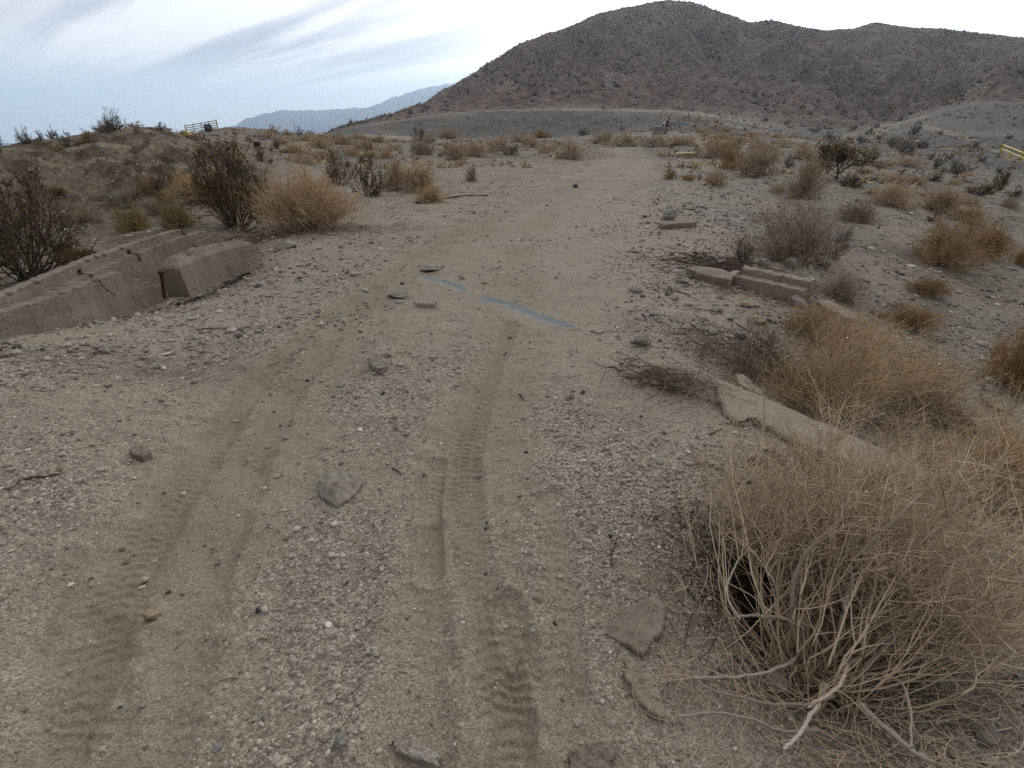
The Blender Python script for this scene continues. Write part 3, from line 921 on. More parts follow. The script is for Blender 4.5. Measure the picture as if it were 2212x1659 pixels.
def proto(kind, seed, lod):
    """unit shrub: half width 1, height 1.  returns [(part name, mesh, material)]"""
    r = np.random.default_rng(seed)
    K = {'hi': (1.0, 1.0), 'mid': (.42, 1.8), 'lo': (.12, 4.2)}[lod]
    cnt, th = K
    out = []
    if kind in ('tan', 'orange', 'pink', 'yellow', 'grass'):
        tm = {'tan': M_TAN, 'orange': M_ORANGE, 'pink': M_PINK, 'yellow': M_YELLOW, 'grass': M_TAN}[kind]
        st = stems(r, int(60 * (cnt ** .5)), .93, .93, base=.10, flat=1.0, droop=.12 if kind != 'pink' else -.05, jit=.45)
        br = grow(r, int(900 * cnt), st, .30, 4, .75, .22, .25, 1.0, .10)
        tw = grow(r, int(6500 * cnt), br, .15, 3, .85, .30, .2, 1.0, .12)
        tw = tw[(n3(tw[:, 0], 2.4, seed + 9) > -.22)]
        out.append(('stems', twig_obj('stems', [(st, taper(r, st, .010, .004) * th ** .5)], .2, 1, seed), M_STEM if kind in ('tan', 'grass', 'pink') else tm))
        out.append(('twigs', twig_obj('twigs', [(br, taper(r, br, .0040, .0024) * th), (tw, taper(r, tw, .0026, .0014) * th)], .05, 1, seed + 1), tm))
        if kind == 'grass':      # long arching bare stems low in the shrub
            ar = stems(r, 110, 1.0, .62, m=9, base=.16, flat=.98, droop=-.3, wig=.10, jit=.5)
            ar[:, :, 2] -= (np.linspace(0, 1, 9) ** 3)[None, :] * .30
            ar[:, :, 2] = np.maximum(ar[:, :, 2], .012)
            up = stems(r, 420, .9, 1.0, m=6, base=.22, flat=.72, droop=.02, wig=.06, jit=.35)
            tw = tw[(tw[:, 0, 2] > .34) | (r.random(len(tw)) < .12)]
            br = br[(br[:, 0, 2] > .30) | (r.random(len(br)) < .2)]
            tw3 = grow(r, 5200, up, .13, 3, .5, .5, .35, 1.0, .1)
            out = [('stems', twig_obj('stems', [(st, taper(r, st, .008, .003)), (ar, taper(r, ar, .0095, .005))], .4, 1, seed), M_STEM),
                   ('twigs', twig_obj('twigs', [(br, taper(r, br, .0036, .0022)), (tw, taper(r, tw, .0024, .0014)), (up, taper(r, up, .0036, .0018)), (tw3, taper(r, tw3, .0022, .0013))], .15, 1, seed + 1), tm)]
    elif kind in ('creosote', 'brownleaf', 'olive'):
        lm = {'creosote': M_LEAF, 'brownleaf': M_LEAFB, 'olive': M_LEAF}[kind]
        low = kind == 'olive'
        st = stems(r, int(30 * cnt ** .5) + 6, .85, .95, base=.07, flat=.80 if not low else .98, droop=-.03, jit=.35, wig=.09)
        br = grow(r, int(320 * cnt), st, .28, 4, .7, .35, .35 if not low else .1, 1.0, .12)
        tw = grow(r, int(1150 * cnt), br, .14, 3, .8, .35, .2, 1.0, .12)
        ends = np.concatenate([tw[:, 1], tw[:, 2], br[:, 3]])
        clus = np.repeat(ends, 3, axis=0) + r.normal(size=(len(ends) * 3, 3)) * .022
        gap = n3(clus, 2.6, seed) + .5 * n3(clus, 6.0, seed + 5)
        clus = clus[gap > .0]
        out.append(('stems', twig_obj('stems', [(st, taper(r, st, .014, .005) * th ** .5), (br, taper(r, br, .005, .003) * th), (tw, taper(r, tw, .003, .002) * th)], .1, .8, seed), M_DARK))
        out.append(('leaves', leaf_mesh('leaves', clus, .017 * (1 if lod == 'hi' else 1.35 if lod == 'mid' else 2.6), seed + 2), lm))
    elif kind in ('grey', 'bare'):
        mt = M_GREY if kind == 'grey' else M_DARK
        st = stems(r, int(34 * cnt ** .5) + 6, .85, .95, base=.06, flat=.85, droop=-.05, jit=.4, wig=.12)
        br = grow(r, int(260 * cnt), st, .34, 4, .75, .3, .25, 1.0, .15)
        tw = grow(r, int((1800 if kind == 'grey' else 420) * cnt), br, .16, 3, .8, .3, .2, 1.0, .14)
        out.append(('stems', twig_obj('stems', [(st, taper(r, st, .014, .006) * th ** .5)], .1, 1, seed), mt))
        out.append(('twigs', twig_obj('twigs', [(br, taper(r, br, .006, .0035) * th), (tw, taper(r, tw, .0036, .002) * th)], .1, 1, seed + 1), mt))
    return out


PROTO = {}


def get_proto(kind, var, lod):
    key = (kind, var, lod)
    if key not in PROTO:
        PROTO[key] = proto(kind, 1000 + 37 * var + sum(map(ord, kind)), lod)
    return PROTO[key]


FWD = np.array([0, math.cos(PITCH), -math.sin(PITCH)])
PX = (1024 / 2212) / 512


def put_bush(name, label, cat, kind, px, py, w, h, group=None, lod=None, var=None, p=None, size=None):
    """shrub whose foot is seen at (px,py), about w wide and h tall in photograph points"""
    if p is None:
        p = gp(px, py)
    dep = float(np.dot(p - EYE, FWD))
    wm = w * PX * dep / 2
    hm = h * PX * dep / math.cos(PITCH) * .97
    if size:
        wm, hm = size
    if lod is None:
        lod = 'hi' if w > 85 else 'mid' if w > 34 else 'lo'
    if var is None:
        var = int(rng.integers(0, 4 if lod != 'hi' else 3))
    if not size and kind in ('tan', 'orange') and np.hypot(p[0], p[1]) > 22:
        wm *= 1.3
    dn = p[:2] / np.hypot(p[0], p[1])
    q = p[:2] + dn * (wm * .38 if not size else 0)
    root = empty(name, (q[0], q[1], min(hz(q[0], q[1])[0], p[2] + .25 * hm) - .01), rng.random() * 6.28)
    root.scale = (wm * rng.uniform(.88, 1.1), wm * rng.uniform(.85, 1.1), hm)
    for pn, me, mt in get_proto(kind, var, lod):
        link(pn, me, mt, root)
    tag(root, label, cat, group)
    return root


SHRUBS = [
    # name, label, category, kind, foot x, foot y, width, height
    ('dry_shrub', 'large tan dry shrub with bare arching pale stems beside the left edge of the track', 'shrub', 'grass', 668, 500, 250, 128),
    ('leafy_bush', 'big dark leafy bush rising behind the back concrete wall', 'bush', 'creosote', 70, 612, 270, 235),
    ('leafy_bush', 'tall brown-leaved bush on dark bare stems just left of the big tan shrub', 'bush', 'brownleaf', 512, 502, 245, 176),
    ('leafy_bush', 'upright dark olive bush directly behind the big tan shrub', 'bush', 'creosote', 798, 425, 82, 92),
    ('leafy_bush', 'duller low brown bush between the big tan shrub and the upright olive bush', 'bush', 'brownleaf', 735, 402, 95, 62),
    ('leafy_bush', 'small dark green bush at the foot of the eroded bank', 'bush', 'creosote', 365, 408, 68, 48),
    ('dry_shrub', 'yellow-green dry shrub in the gully behind the end of the back wall', 'shrub', 'yellow', 290, 500, 95, 58),
    ('dry_shrub', 'yellow-brown dry shrub in the gully next to the yellow-green one', 'shrub', 'yellow', 385, 494, 105, 58),
    ('dry_shrub', 'yellow-brown clump close behind the middle of the back wall', 'shrub', 'yellow', 172, 578, 80, 60),
    ('dry_shrub', 'purplish grey low shrub at the bottom of the pale eroded rib', 'shrub', 'pink', 295, 428, 58, 26),
    ('dry_shrub', 'brown dry shrub beside the purplish one below the bank', 'shrub', 'orange', 325, 418, 52, 38),
    ('dry_shrub', 'round tan shrub in the gully below the dark green bush', 'shrub', 'yellow', 362, 438, 66, 32),
    ('dry_shrub', 'broad tan shrub left of the tall brown-leaved bush', 'shrub', 'tan', 425, 442, 110, 60),
    ('dry_shrub', 'tan shrub behind the tall brown-leaved bush by the gully head', 'shrub', 'tan', 470, 402, 80, 42),
    ('leafy_bush', 'olive-brown bush at the gully head above the tan shrubs', 'bush', 'brownleaf', 505, 380, 80, 50),
    ('dry_shrub', 'reddish tan shrub on the hollow slope beside the white plank', 'shrub', 'pink', 465, 345, 75, 30),
    ('bare_bush', 'grey bare shrub on the bank skyline, tallest of those on the left crest', 'shrub', 'grey', 252, 284, 66, 37),
    ('bare_bush', 'pale thin shrub joined to the left of the tallest skyline shrub', 'shrub', 'pink', 228, 287, 46, 24),
    ('bare_bush', 'grey spiky bare shrub alone on the bank crest with a wide fan of twigs', 'shrub', 'grey', 142, 292, 46, 26),
    ('bare_bush', 'grey shrub on the crest, leftmost but one of the skyline row', 'shrub', 'grey', 55, 312, 40, 28),
    ('bare_bush', 'small grey shrub on the crest next to a similar one with upright twigs', 'shrub', 'grey', 88, 305, 26, 22),
    ('bare_bush', 'small upright grey shrub on the crest beside the spiky fan-shaped one', 'shrub', 'grey', 112, 300, 26, 26),
    ('bare_bush', 'dark grey shrub cut by the left picture edge on the crest', 'shrub', 'grey', 0, 330, 34, 44),
    ('dry_shrub', 'tiny round shrub on the top of the rounded bank summit', 'shrub', 'pink', 332, 272, 15, 6),
    ('dry_shrub', 'low tan shrub at the left end of the yellow pipe gate', 'shrub', 'tan', 393, 291, 32, 12),
    ('leafy_bush', 'green bush behind the right post of the yellow pipe gate', 'bush', 'creosote', 473, 277, 26, 14),
    ('bare_bush', 'grey bare shrub on the mound summit right of the yellow gate', 'shrub', 'grey', 511, 271, 32, 15),
    ('bare_bush', 'dark bare shrub in front of the far blue mountains', 'shrub', 'bare', 648, 292, 30, 17),
    ('dry_shrub', 'tan shrub on the far crest left of the dark bare shrub', 'shrub', 'tan', 592, 288, 30, 16),
    ('dry_shrub', 'paler tan shrub on the far crest touching the dark bare shrub', 'shrub', 'tan', 622, 292, 26, 13),
    ('dry_shrub', 'small tan shrub on the far crest right of the dark bare shrub', 'shrub', 'tan', 672, 293, 25, 11),
    ('bare_bush', 'dark brown shrub behind the small black box', 'shrub', 'bare', 600, 322, 44, 24),
    ('bare_bush', 'dark spindly shrub on the grey slope in front of the black box', 'shrub', 'bare', 565, 350, 44, 34),
    ('dry_shrub', 'tan shrub at the track side with a rust-coloured shadowed foot, alone at the bend', 'shrub', 'tan', 1234, 346, 78, 44),
    ('dry_shrub', 'tan shrub leftmost of the row along the far side of the gravel flat', 'shrub', 'tan', 982, 346, 62, 38),
    ('dry_shrub', 'tan shrub second in the row along the far side of the gravel flat', 'shrub', 'tan', 1030, 340, 60, 36),
    ('dry_shrub', 'wide tan shrub in the middle of the row beyond the gravel flat', 'shrub', 'tan', 1072, 328, 74, 36),
    ('leafy_bush', 'grey-green low mound of shrub at the right end of the row beyond the flat', 'bush', 'grey', 1103, 336, 62, 24),
    ('dry_shrub', 'tan shrub behind the grey-green mound', 'shrub', 'tan', 1148, 318, 46, 28),
    ('dry_shrub', 'thin tan shrub just left of the shrub at the bend', 'shrub', 'tan', 1184, 330, 44, 26),
    ('dry_shrub', 'brown shrub in front of the dark creosote in the middle distance', 'shrub', 'pink', 912, 335, 74, 40),
    ('leafy_bush', 'dark green upright bush standing before the grey embankment', 'bush', 'creosote', 905, 306, 42, 32),
    ('dry_shrub', 'tan shrub hugging the right side of the dark bush before the embankment', 'shrub', 'tan', 926, 310, 40, 26),
    ('dry_shrub', 'round tan shrub alone at the foot of the grey embankment', 'shrub', 'tan', 970, 300, 46, 22),
    ('dry_shrub', 'tan shrub at the right foot of the grey embankment', 'shrub', 'tan', 1122, 308, 46, 22),
    ('dry_shrub', 'small orange-tan shrub at the right end of the grey embankment face', 'shrub', 'orange', 1166, 298, 40, 18),
    ('leafy_bush', 'olive low bush on the slope above the far track bend', 'bush', 'olive', 1262, 292, 40, 15),
    ('dry_shrub', 'tan shrub left in the row behind the far track bend', 'shrub', 'tan', 1300, 310, 60, 28),
    ('dry_shrub', 'tan shrub in the centre of the row behind the far track bend', 'shrub', 'tan', 1352, 316, 66, 30),
    ('dry_shrub', 'tan shrub in front of the grey block where a person sits', 'shrub', 'tan', 1408, 318, 62, 28),
    ('dry_shrub', 'thin tan shrubs just right of the seated person', 'shrub', 'tan', 1470, 314, 64, 20),
    ('dry_shrub', 'large tan shrub nearest behind the upright olive bush', 'shrub', 'tan', 858, 412, 88, 60),
    ('dry_shrub', 'tan shrub with a pale stone at its foot, right of the upright olive bush', 'shrub', 'tan', 906, 418, 92, 66),
    ('dry_shrub', 'low rusty tan shrub at the edge of the gravel flat', 'shrub', 'tan', 930, 438, 94, 34),
    ('dry_shrub', 'sparse reddish seedling shrub alone on the gravel flat', 'shrub', 'pink', 1018, 392, 38, 36),
    ('dry_shrub', 'grassy tan shrub right of the yellow-topped slab', 'shrub', 'tan', 1552, 342, 76, 50),
    ('bare_bush', 'bare grey shrub with dark stick sticking up behind the yellow-topped slab', 'shrub', 'grey', 1582, 336, 50, 40),
    ('dry_shrub', 'brownish shrub between the slab shrub and the big round tan one', 'shrub', 'orange', 1582, 366, 60, 44),
    ('dry_shrub', 'big round tan shrub left of the pair before the dark tree', 'shrub', 'tan', 1632, 382, 98, 66),
    ('dry_shrub', 'big tall tan shrub with white stems, right of the pair before the dark tree', 'shrub', 'tan', 1733, 430, 106, 84),
    ('dry_shrub', 'low tan tuft at the left foot of the tall white-stemmed shrub', 'shrub', 'tan', 1676, 418, 52, 26),
    ('bare_bush', 'grey shrub between the two big tan shrubs', 'shrub', 'grey', 1702, 364, 44, 28),
    ('dry_shrub', 'hazy tan shrub behind the tall white-stemmed one, left of the dark tree', 'shrub', 'tan', 1742, 345, 76, 34),
    ('dry_shrub', 'yellowish small shrub above the hazy tan one by the dirt road', 'shrub', 'yellow', 1732, 320, 32, 15),
    ('dry_shrub', 'orange tuft on the gravel edge, left of a twin tuft', 'shrub', 'orange', 1446, 388, 42, 28),
    ('dry_shrub', 'low orange tuft spilling right of the first tuft on the gravel edge', 'shrub', 'orange', 1486, 390, 42, 16),
    ('dry_shrub', 'round orange-tan tuft alone on the gravel edge', 'shrub', 'tan', 1543, 402, 60, 40),
    ('leafy_bush', 'low olive bush spreading at the foot of the dark tree', 'bush', 'olive', 1836, 405, 80, 34),
    ('leafy_bush', 'small green tuft right of the dark tree', 'bush', 'olive', 1886, 393, 34, 17),
    ('leafy_bush', 'olive spiky bush on the ravine side, left of a tan one', 'bush', 'olive', 2016, 392, 46, 22),
    ('leafy_bush', 'tall thin grey-olive bush near the right edge below the rail', 'bush', 'creosote', 2158, 412, 42, 46),
    ('leafy_bush', 'dense olive bush near the right edge beside the tall thin one', 'bush', 'olive', 2190, 427, 48, 24),
    ('bare_bush', 'grey shrub on the ravine bottom, right of another', 'shrub', 'grey', 2064, 376, 44, 32),
    ('bare_bush', 'grey shrub on the ravine bottom, left of another', 'shrub', 'grey', 2020, 366, 38, 30),
    ('leafy_bush', 'brown-olive sprawling bush on the right-hand slope', 'bush', 'brownleaf', 2112, 424, 76, 32),
    ('dry_shrub', 'tan shrub below the sprawling brown-olive bush', 'shrub', 'tan', 2092, 444, 54, 24),
    ('dry_shrub', 'small tan shrub right of the sprawling brown-olive bush', 'shrub', 'tan', 2176, 448, 42, 24),
    ('dry_shrub', 'wide tan shrub on the gravel shoulder right of the pinkish sparse one', 'shrub', 'tan', 1924, 446, 118, 48),
    ('dry_shrub', 'big tan shrub on the shoulder directly above the orange one', 'shrub', 'tan', 2030, 462, 116, 60),
    ('dry_shrub', 'tan shrub at the right of the big shoulder shrub', 'shrub', 'tan', 2088, 484, 86, 38),
    ('dry_shrub', 'sparse pinkish shrub on the gravel shoulder above the broken kerb', 'shrub', 'pink', 1846, 480, 100, 46),
    ('dry_shrub', 'bright orange-brown shrub, largest on the right-hand shoulder', 'shrub', 'orange', 2036, 578, 168, 108),
    ('dry_shrub', 'orange-tan shrub joined to the right of the largest orange one', 'shrub', 'orange', 2128, 556, 100, 78),
    ('dry_shrub', 'big pinkish grey shrub behind the two-step broken kerb', 'shrub', 'pink', 1706, 566, 200, 122),
    ('bare_bush', 'thin grey-olive bush at the right side of the pinkish grey shrub', 'shrub', 'grey', 1798, 562, 76, 76),
    ('dead_shrub', 'charcoal dead shrub with one upright stick beside the blue scrap', 'shrub', 'bare', 1603, 572, 92, 66),
    ('dry_shrub', 'orange shrub cut by the right picture edge', 'shrub', 'orange', 2206, 575, 56, 62),
    ('dead_shrub', 'tangled pinkish dead brush right of the two-step kerb', 'shrub', 'pink', 1812, 650, 110, 62),
    ('dry_shrub', 'rusty low brush on the slope beyond the kerb end', 'shrub', 'orange', 1950, 712, 150, 60),
    ('dry_shrub', 'rusty brush by the gravel slope above the right-edge bush', 'shrub', 'orange', 2000, 640, 110, 44),
    ('dry_shrub', 'orange-tan bush with visible branching stems at the right edge above the broken slabs', 'shrub', 'orange', 2192, 850, 190, 195),
    ('dry_shrub', 'fine straw-coloured brush growing before the two-step kerb', 'shrub', 'tan', 1745, 730, 170, 75),
]
for sdef in SHRUBS:
    put_bush(*sdef)

# --- dry brush in the field under the far ridge, all of one kind
for (px, py, w, hh) in [(690, 320, 58, 24), (742, 313, 56, 20), (790, 324, 56, 22), (818, 308, 44, 16), (762, 338, 50, 22), (640, 332, 58, 22), (700, 345, 60, 22), (850, 325, 44, 20), (725, 302, 46, 15), (665, 305, 44, 14), (770, 301, 40, 13), (610, 312, 44, 16), (835, 342, 50, 22), (585, 300, 34, 12), (660, 355, 60, 26), (560, 296, 28, 9), (540, 306, 30, 11), (690, 299, 36, 12), (798, 341, 44, 18)]:
    put_bush('dry_shrub', 'tan dry shrub among the brush field below the far ridge', 'shrub', 'tan', px, py, w, hh, 'tan shrubs of the far brush field')
for (px, py, w, hh) in [(1640, 322, 54, 20), (1690, 318, 44, 18), (1600, 312, 40, 14), (1660, 336, 60, 28), (1560, 300, 36, 13), (1520, 288, 34, 12), (1620, 296, 34, 12), (1570, 284, 30, 10), (1680, 299, 30, 11), (1500, 275, 26, 9), (1545, 276, 24, 8), (1590, 345, 40, 20), (1780, 350, 40, 18), (1900, 362, 60, 20), (1955, 360, 66, 20), (1930, 395, 50, 20), (1975, 398, 44, 18), (1880, 420, 40, 16), (2060, 400, 44, 17), (1865, 375, 34, 15)]:
    put_bush('dry_shrub', 'small tan shrub dotted about the flat between the seated person and the right-hand ravine', 'shrub', 'tan', px, py, w, hh, 'tan shrubs of the right-hand flat')
for (px, py, w, hh) in [(1950, 330, 56, 28), (1925, 318, 40, 20), (1975, 292, 36, 24), (2100, 320, 34, 20), (1990, 320, 36, 16), (1900, 305, 34, 16), (1860, 310, 36, 17), (1880, 292, 30, 15), (1790, 300, 36, 15), (1760, 285, 34, 13), (2050, 345, 34, 16), (2120, 350, 34, 16), (2010, 345, 30, 14), (1940, 262, 26, 14), (1840, 280, 30, 13), (2090, 372, 34, 16), (1700, 270, 26, 12), (1650, 262, 24, 10), (2030, 292, 22, 10), (2160, 375, 30, 14), (2180, 300, 26, 11)]:
    put_bush('dark_shrub', 'dark grey-green shrub near the road junction and canyon mouth under the hill', 'shrub', 'grey', px, py, w, hh, 'dark shrubs round the canyon mouth')
for i in range(26):
    a = R_(rng.uniform(-41, -25))
    rr_ = rng.uniform(15, 32)
    x, y = rr_ * math.sin(a), rr_ * math.cos(a)
    z = hz(x, y)[0]
    s = rng.uniform(.25, .6)
    put_bush('dry_shrub', 'small dull shrub growing on the eroded bank at the left', 'shrub', ['pink', 'grey', 'yellow', 'grey'][i % 4], 0, 0, 1, 1, 'small shrubs on the eroded bank', 'mid' if rr_ < 22 else 'lo', i % 3, p=np.array([x, y, z]), size=(s, s * rng.uniform(.6, 1.0)))

# --- shrubs of the hillside: the nearest as things, the rest as one mass


def hill_blob(seed, dark):
    r = np.random.default_rng(seed)
    st = stems(r, 16, .85, .9, base=.1, jit=.4)
    br = grow(r, 60, st, .45, 3, .8, .3)
    me = twig_obj('shrub', [(st, taper(r, st, .03, .02)), (br, taper(r, br, .022, .014))], .1, 1, seed)
    return me


HB = [(hill_blob(5, 0), M_GREY), (hill_blob(6, 0), M_TAN), (hill_blob(7, 0), M_DARK), (hill_blob(8, 0), M_GREY), (hill_blob(9, 0), M_PINK)]
for me, mt in HB:
    me.materials.append(mt)


def hill_pts(n, seed, amin, amax, rmin, rmax):
    r = np.random.default_rng(seed)
    a = np.radians(r.uniform(amin, amax, n))
    rr = np.sqrt(r.uniform(rmin ** 2, rmax ** 2, n))
    return rr * np.sin(a), rr * np.cos(a)


hx, hy = hill_pts(90, 3, -16, 41, 92, 150)
hzv = hz(hx, hy)
for i in range(len(hx)):
    me, mt = HB[i % 5]
    o = link('hillside_shrub', me)
    o.location = (hx[i], hy[i], hzv[i] - .03)
    s = rng.uniform(.5, 1.1)
    o.scale = (s, s, s * rng.uniform(.7, 1.1))
    o.rotation_euler = (0, 0, rng.random() * 6)
    tag(o, 'small shrub scattered on the lower hillside above the embankment road', 'shrub', 'shrubs on the lower hillside')


def clump_mass(name, xs, ys, smin, smax, seed, mt):
    """countless far shrubs in one mesh"""
    r = np.random.default_rng(seed)
    zs = hz(xs, ys)
    VV, FF, TT = [], [], []
    me0 = [np.random.default_rng(50 + i) for i in range(5)]
    lib = []
    for q in me0:
        st = stems(q, 6, .85, .9, base=.15, m=3, jit=.4)
        br = grow(q, 12, st, .55, 3, .8, .3)
        V, F = tubes(np.concatenate([st, br]), np.concatenate([taper(q, st, .075, .06), taper(q, br, .07, .045)]), 3)
        lib.append((V, F))
    o = 0
    for i in range(len(xs)):
        V, F = lib[i % 5]
        s = r.uniform(smin, smax)
        t = r.random() * 6.28
        c, sn = math.cos(t), math.sin(t)
        W = np.stack([V[:, 0] * c - V[:, 1] * sn, V[:, 0] * sn + V[:, 1] * c, V[:, 2] * r.uniform(.6, 1)], -1) * s
        W += np.array([xs[i], ys[i], zs[i] - .03])
        VV.append(W)
        FF.append(F + o)
        o += len(V)
        TT.append(np.full(len(V), np.clip(r.normal(.45, .3), 0, 1)))
    o_ = link(name, mk_mesh(name, np.concatenate(VV), np.concatenate(FF), {'tint': np.concatenate(TT)}), mt)
    tag(o_, 'countless small dark shrubs dotting the whole brown hill', 'shrubs', kind='stuff')


M_MASS = mat_twig('hill_scrub', (0.05, 0.045, 0.038), (0.12, 0.095, 0.07), (0.27, 0.19, 0.12))
x1, y1 = hill_pts(15000, 4, -19, 43, 120, 400)
_h = ridged(np.degrees(np.arctan2(x1, y1)) * 4.2 / 34 + .4 * fbm(x1 / 60, y1 / 60, 2, 40), np.hypot(x1, y1) / 190, 3, 41)
k_ = (fbm(x1 / 40, y1 / 40, 3, 77) > -.35) & (np.random.default_rng(5).random(len(x1)) < 1.25 - .75 * _h)
clump_mass('hill_scrub', x1[k_], y1[k_], .35, 1.1, 5, M_MASS)
x2, y2 = hill_pts(5200, 14, -30, 43, 15, 118)
k_ = (fbm(x2 / 12, y2 / 12, 3, 78) > -.1) & ((np.hypot(x2, y2) < 62) | (np.degrees(np.arctan2(x2, y2)) > 8) | (np.random.default_rng(6).random(len(x2)) < .15)) & ((np.hypot(x2, y2) > 30) | (np.degrees(np.arctan2(x2, y2)) > 17) | ((np.degrees(np.arctan2(x2, y2)) < -14) & (np.hypot(x2, y2) > 26) & (np.degrees(np.arctan2(x2, y2)) > -27)))
clump_mass('ground_scrub', x2[k_], y2[k_], .08, .36, 6, M_MASS)
bpy.data.objects['ground_scrub']['label'] = 'countless tufts of low dry scrub on the ground below the hill'

x3, y3 = hill_pts(3600, 24, -24, 40, 26, 80)
_az = np.degrees(np.arctan2(x3, y3))
k_ = (fbm(x3 / 9, y3 / 5, 3, 79) > .12) & ((np.hypot(x3, y3) < 61) | (_az > 14)) & ~((np.abs(_az - 11) < 4) & (np.hypot(x3, y3) < 45))
clump_mass('dry_brush', x3[k_], y3[k_], .18, .55, 7, M_TAN)
bpy.data.objects['dry_brush']['label'] = 'low tan dry brush running in bands across the flat before the hill'

# --- the dark tree
def make_tree():
    p = gp(1806, 388)
    dep = float(np.dot(p - EYE, FWD))
    W = 122 * PX * dep / 2
    Ht = 66 * PX * dep / math.cos(PITCH)
    root = empty('small_tree', (p[0], p[1], p[2] - .03))
    r = np.random.default_rng(91)
    limbs = []
    tips = []
    for a, ln, tilt in [(2.9, .62, .75), (.2, .70, .95), (1.5, .62, .5), (4.4, .66, .7), (.9, .5, .25), (5.4, .66, .9), (3.6, .55, .4)]:
        q = np.linspace(0, 1, 8)
        d = np.array([math.cos(a) * math.sin(tilt), math.sin(a) * math.sin(tilt), math.cos(tilt)])
        P = np.array([0, 0, .16 * Ht]) + q[:, None] * d * ln * Ht * np.array([1.15 * W / Ht, 1.15 * W / Ht, 1.0])
        P += np.cumsum(r.normal(size=P.shape), 0) * .012 * Ht
        limbs.append(P)
    limbs = np.array(limbs)
    tr = np.array([[[0, 0, -.1], [.02, .01, .08 * Ht], [0.0, 0.02, .2 * Ht]]])
    V1, F1 = tubes(tr, np.array([[.11, .085, .07]]) * Ht / 2.2, 8)
    tk = link('trunk', mk_mesh('trunk', V1, F1, {'tint': np.full(len(V1), .5)}), M_DARK, root)
    br = grow(r, 60, limbs, .42 * Ht, 5, .9, .25, .35, 1.0, .1)
    tw = grow(r, 420, br, .2 * Ht, 4, .9, .2, .2, 1.0, .1)
    link('limbs', twig_obj('limbs', [(limbs, taper(r, limbs, .05, .018) * Ht / 2.2), (br, taper(r, br, .018, .009) * Ht / 2.2), (tw, taper(r, tw, .008, .004) * Ht / 2.2)], .1, .9, 3), M_DARK, root)
    ends = np.concatenate([tw[:, 1], tw[:, 2], tw[:, 3], br[:, 4], br[:, 3]])
    C = np.repeat(ends, 9, axis=0) + r.normal(size=(len(ends) * 9, 3)) * .05 * Ht
    C = C[(n3(C / Ht, 3.2, 8) + .5 * n3(C / Ht, 8, 9)) > -.10]
    C = C[C[:, 2] > .34 * Ht + .12 * Ht * np.sin(C[:, 0] * 3)]
    link('crown', leaf_mesh('crown', C, .021 * Ht, 5), M_LEAF, root)
    tag(root, 'small dark green tree with an airy crown on twisted limbs, the only tree', 'tree')


make_tree()

# ------------------------------------------------------------------ the big dry bush in the near right corner


def crop5(x, y):
    return 1267.3 + x * .4443, 921.7 + y * .4443


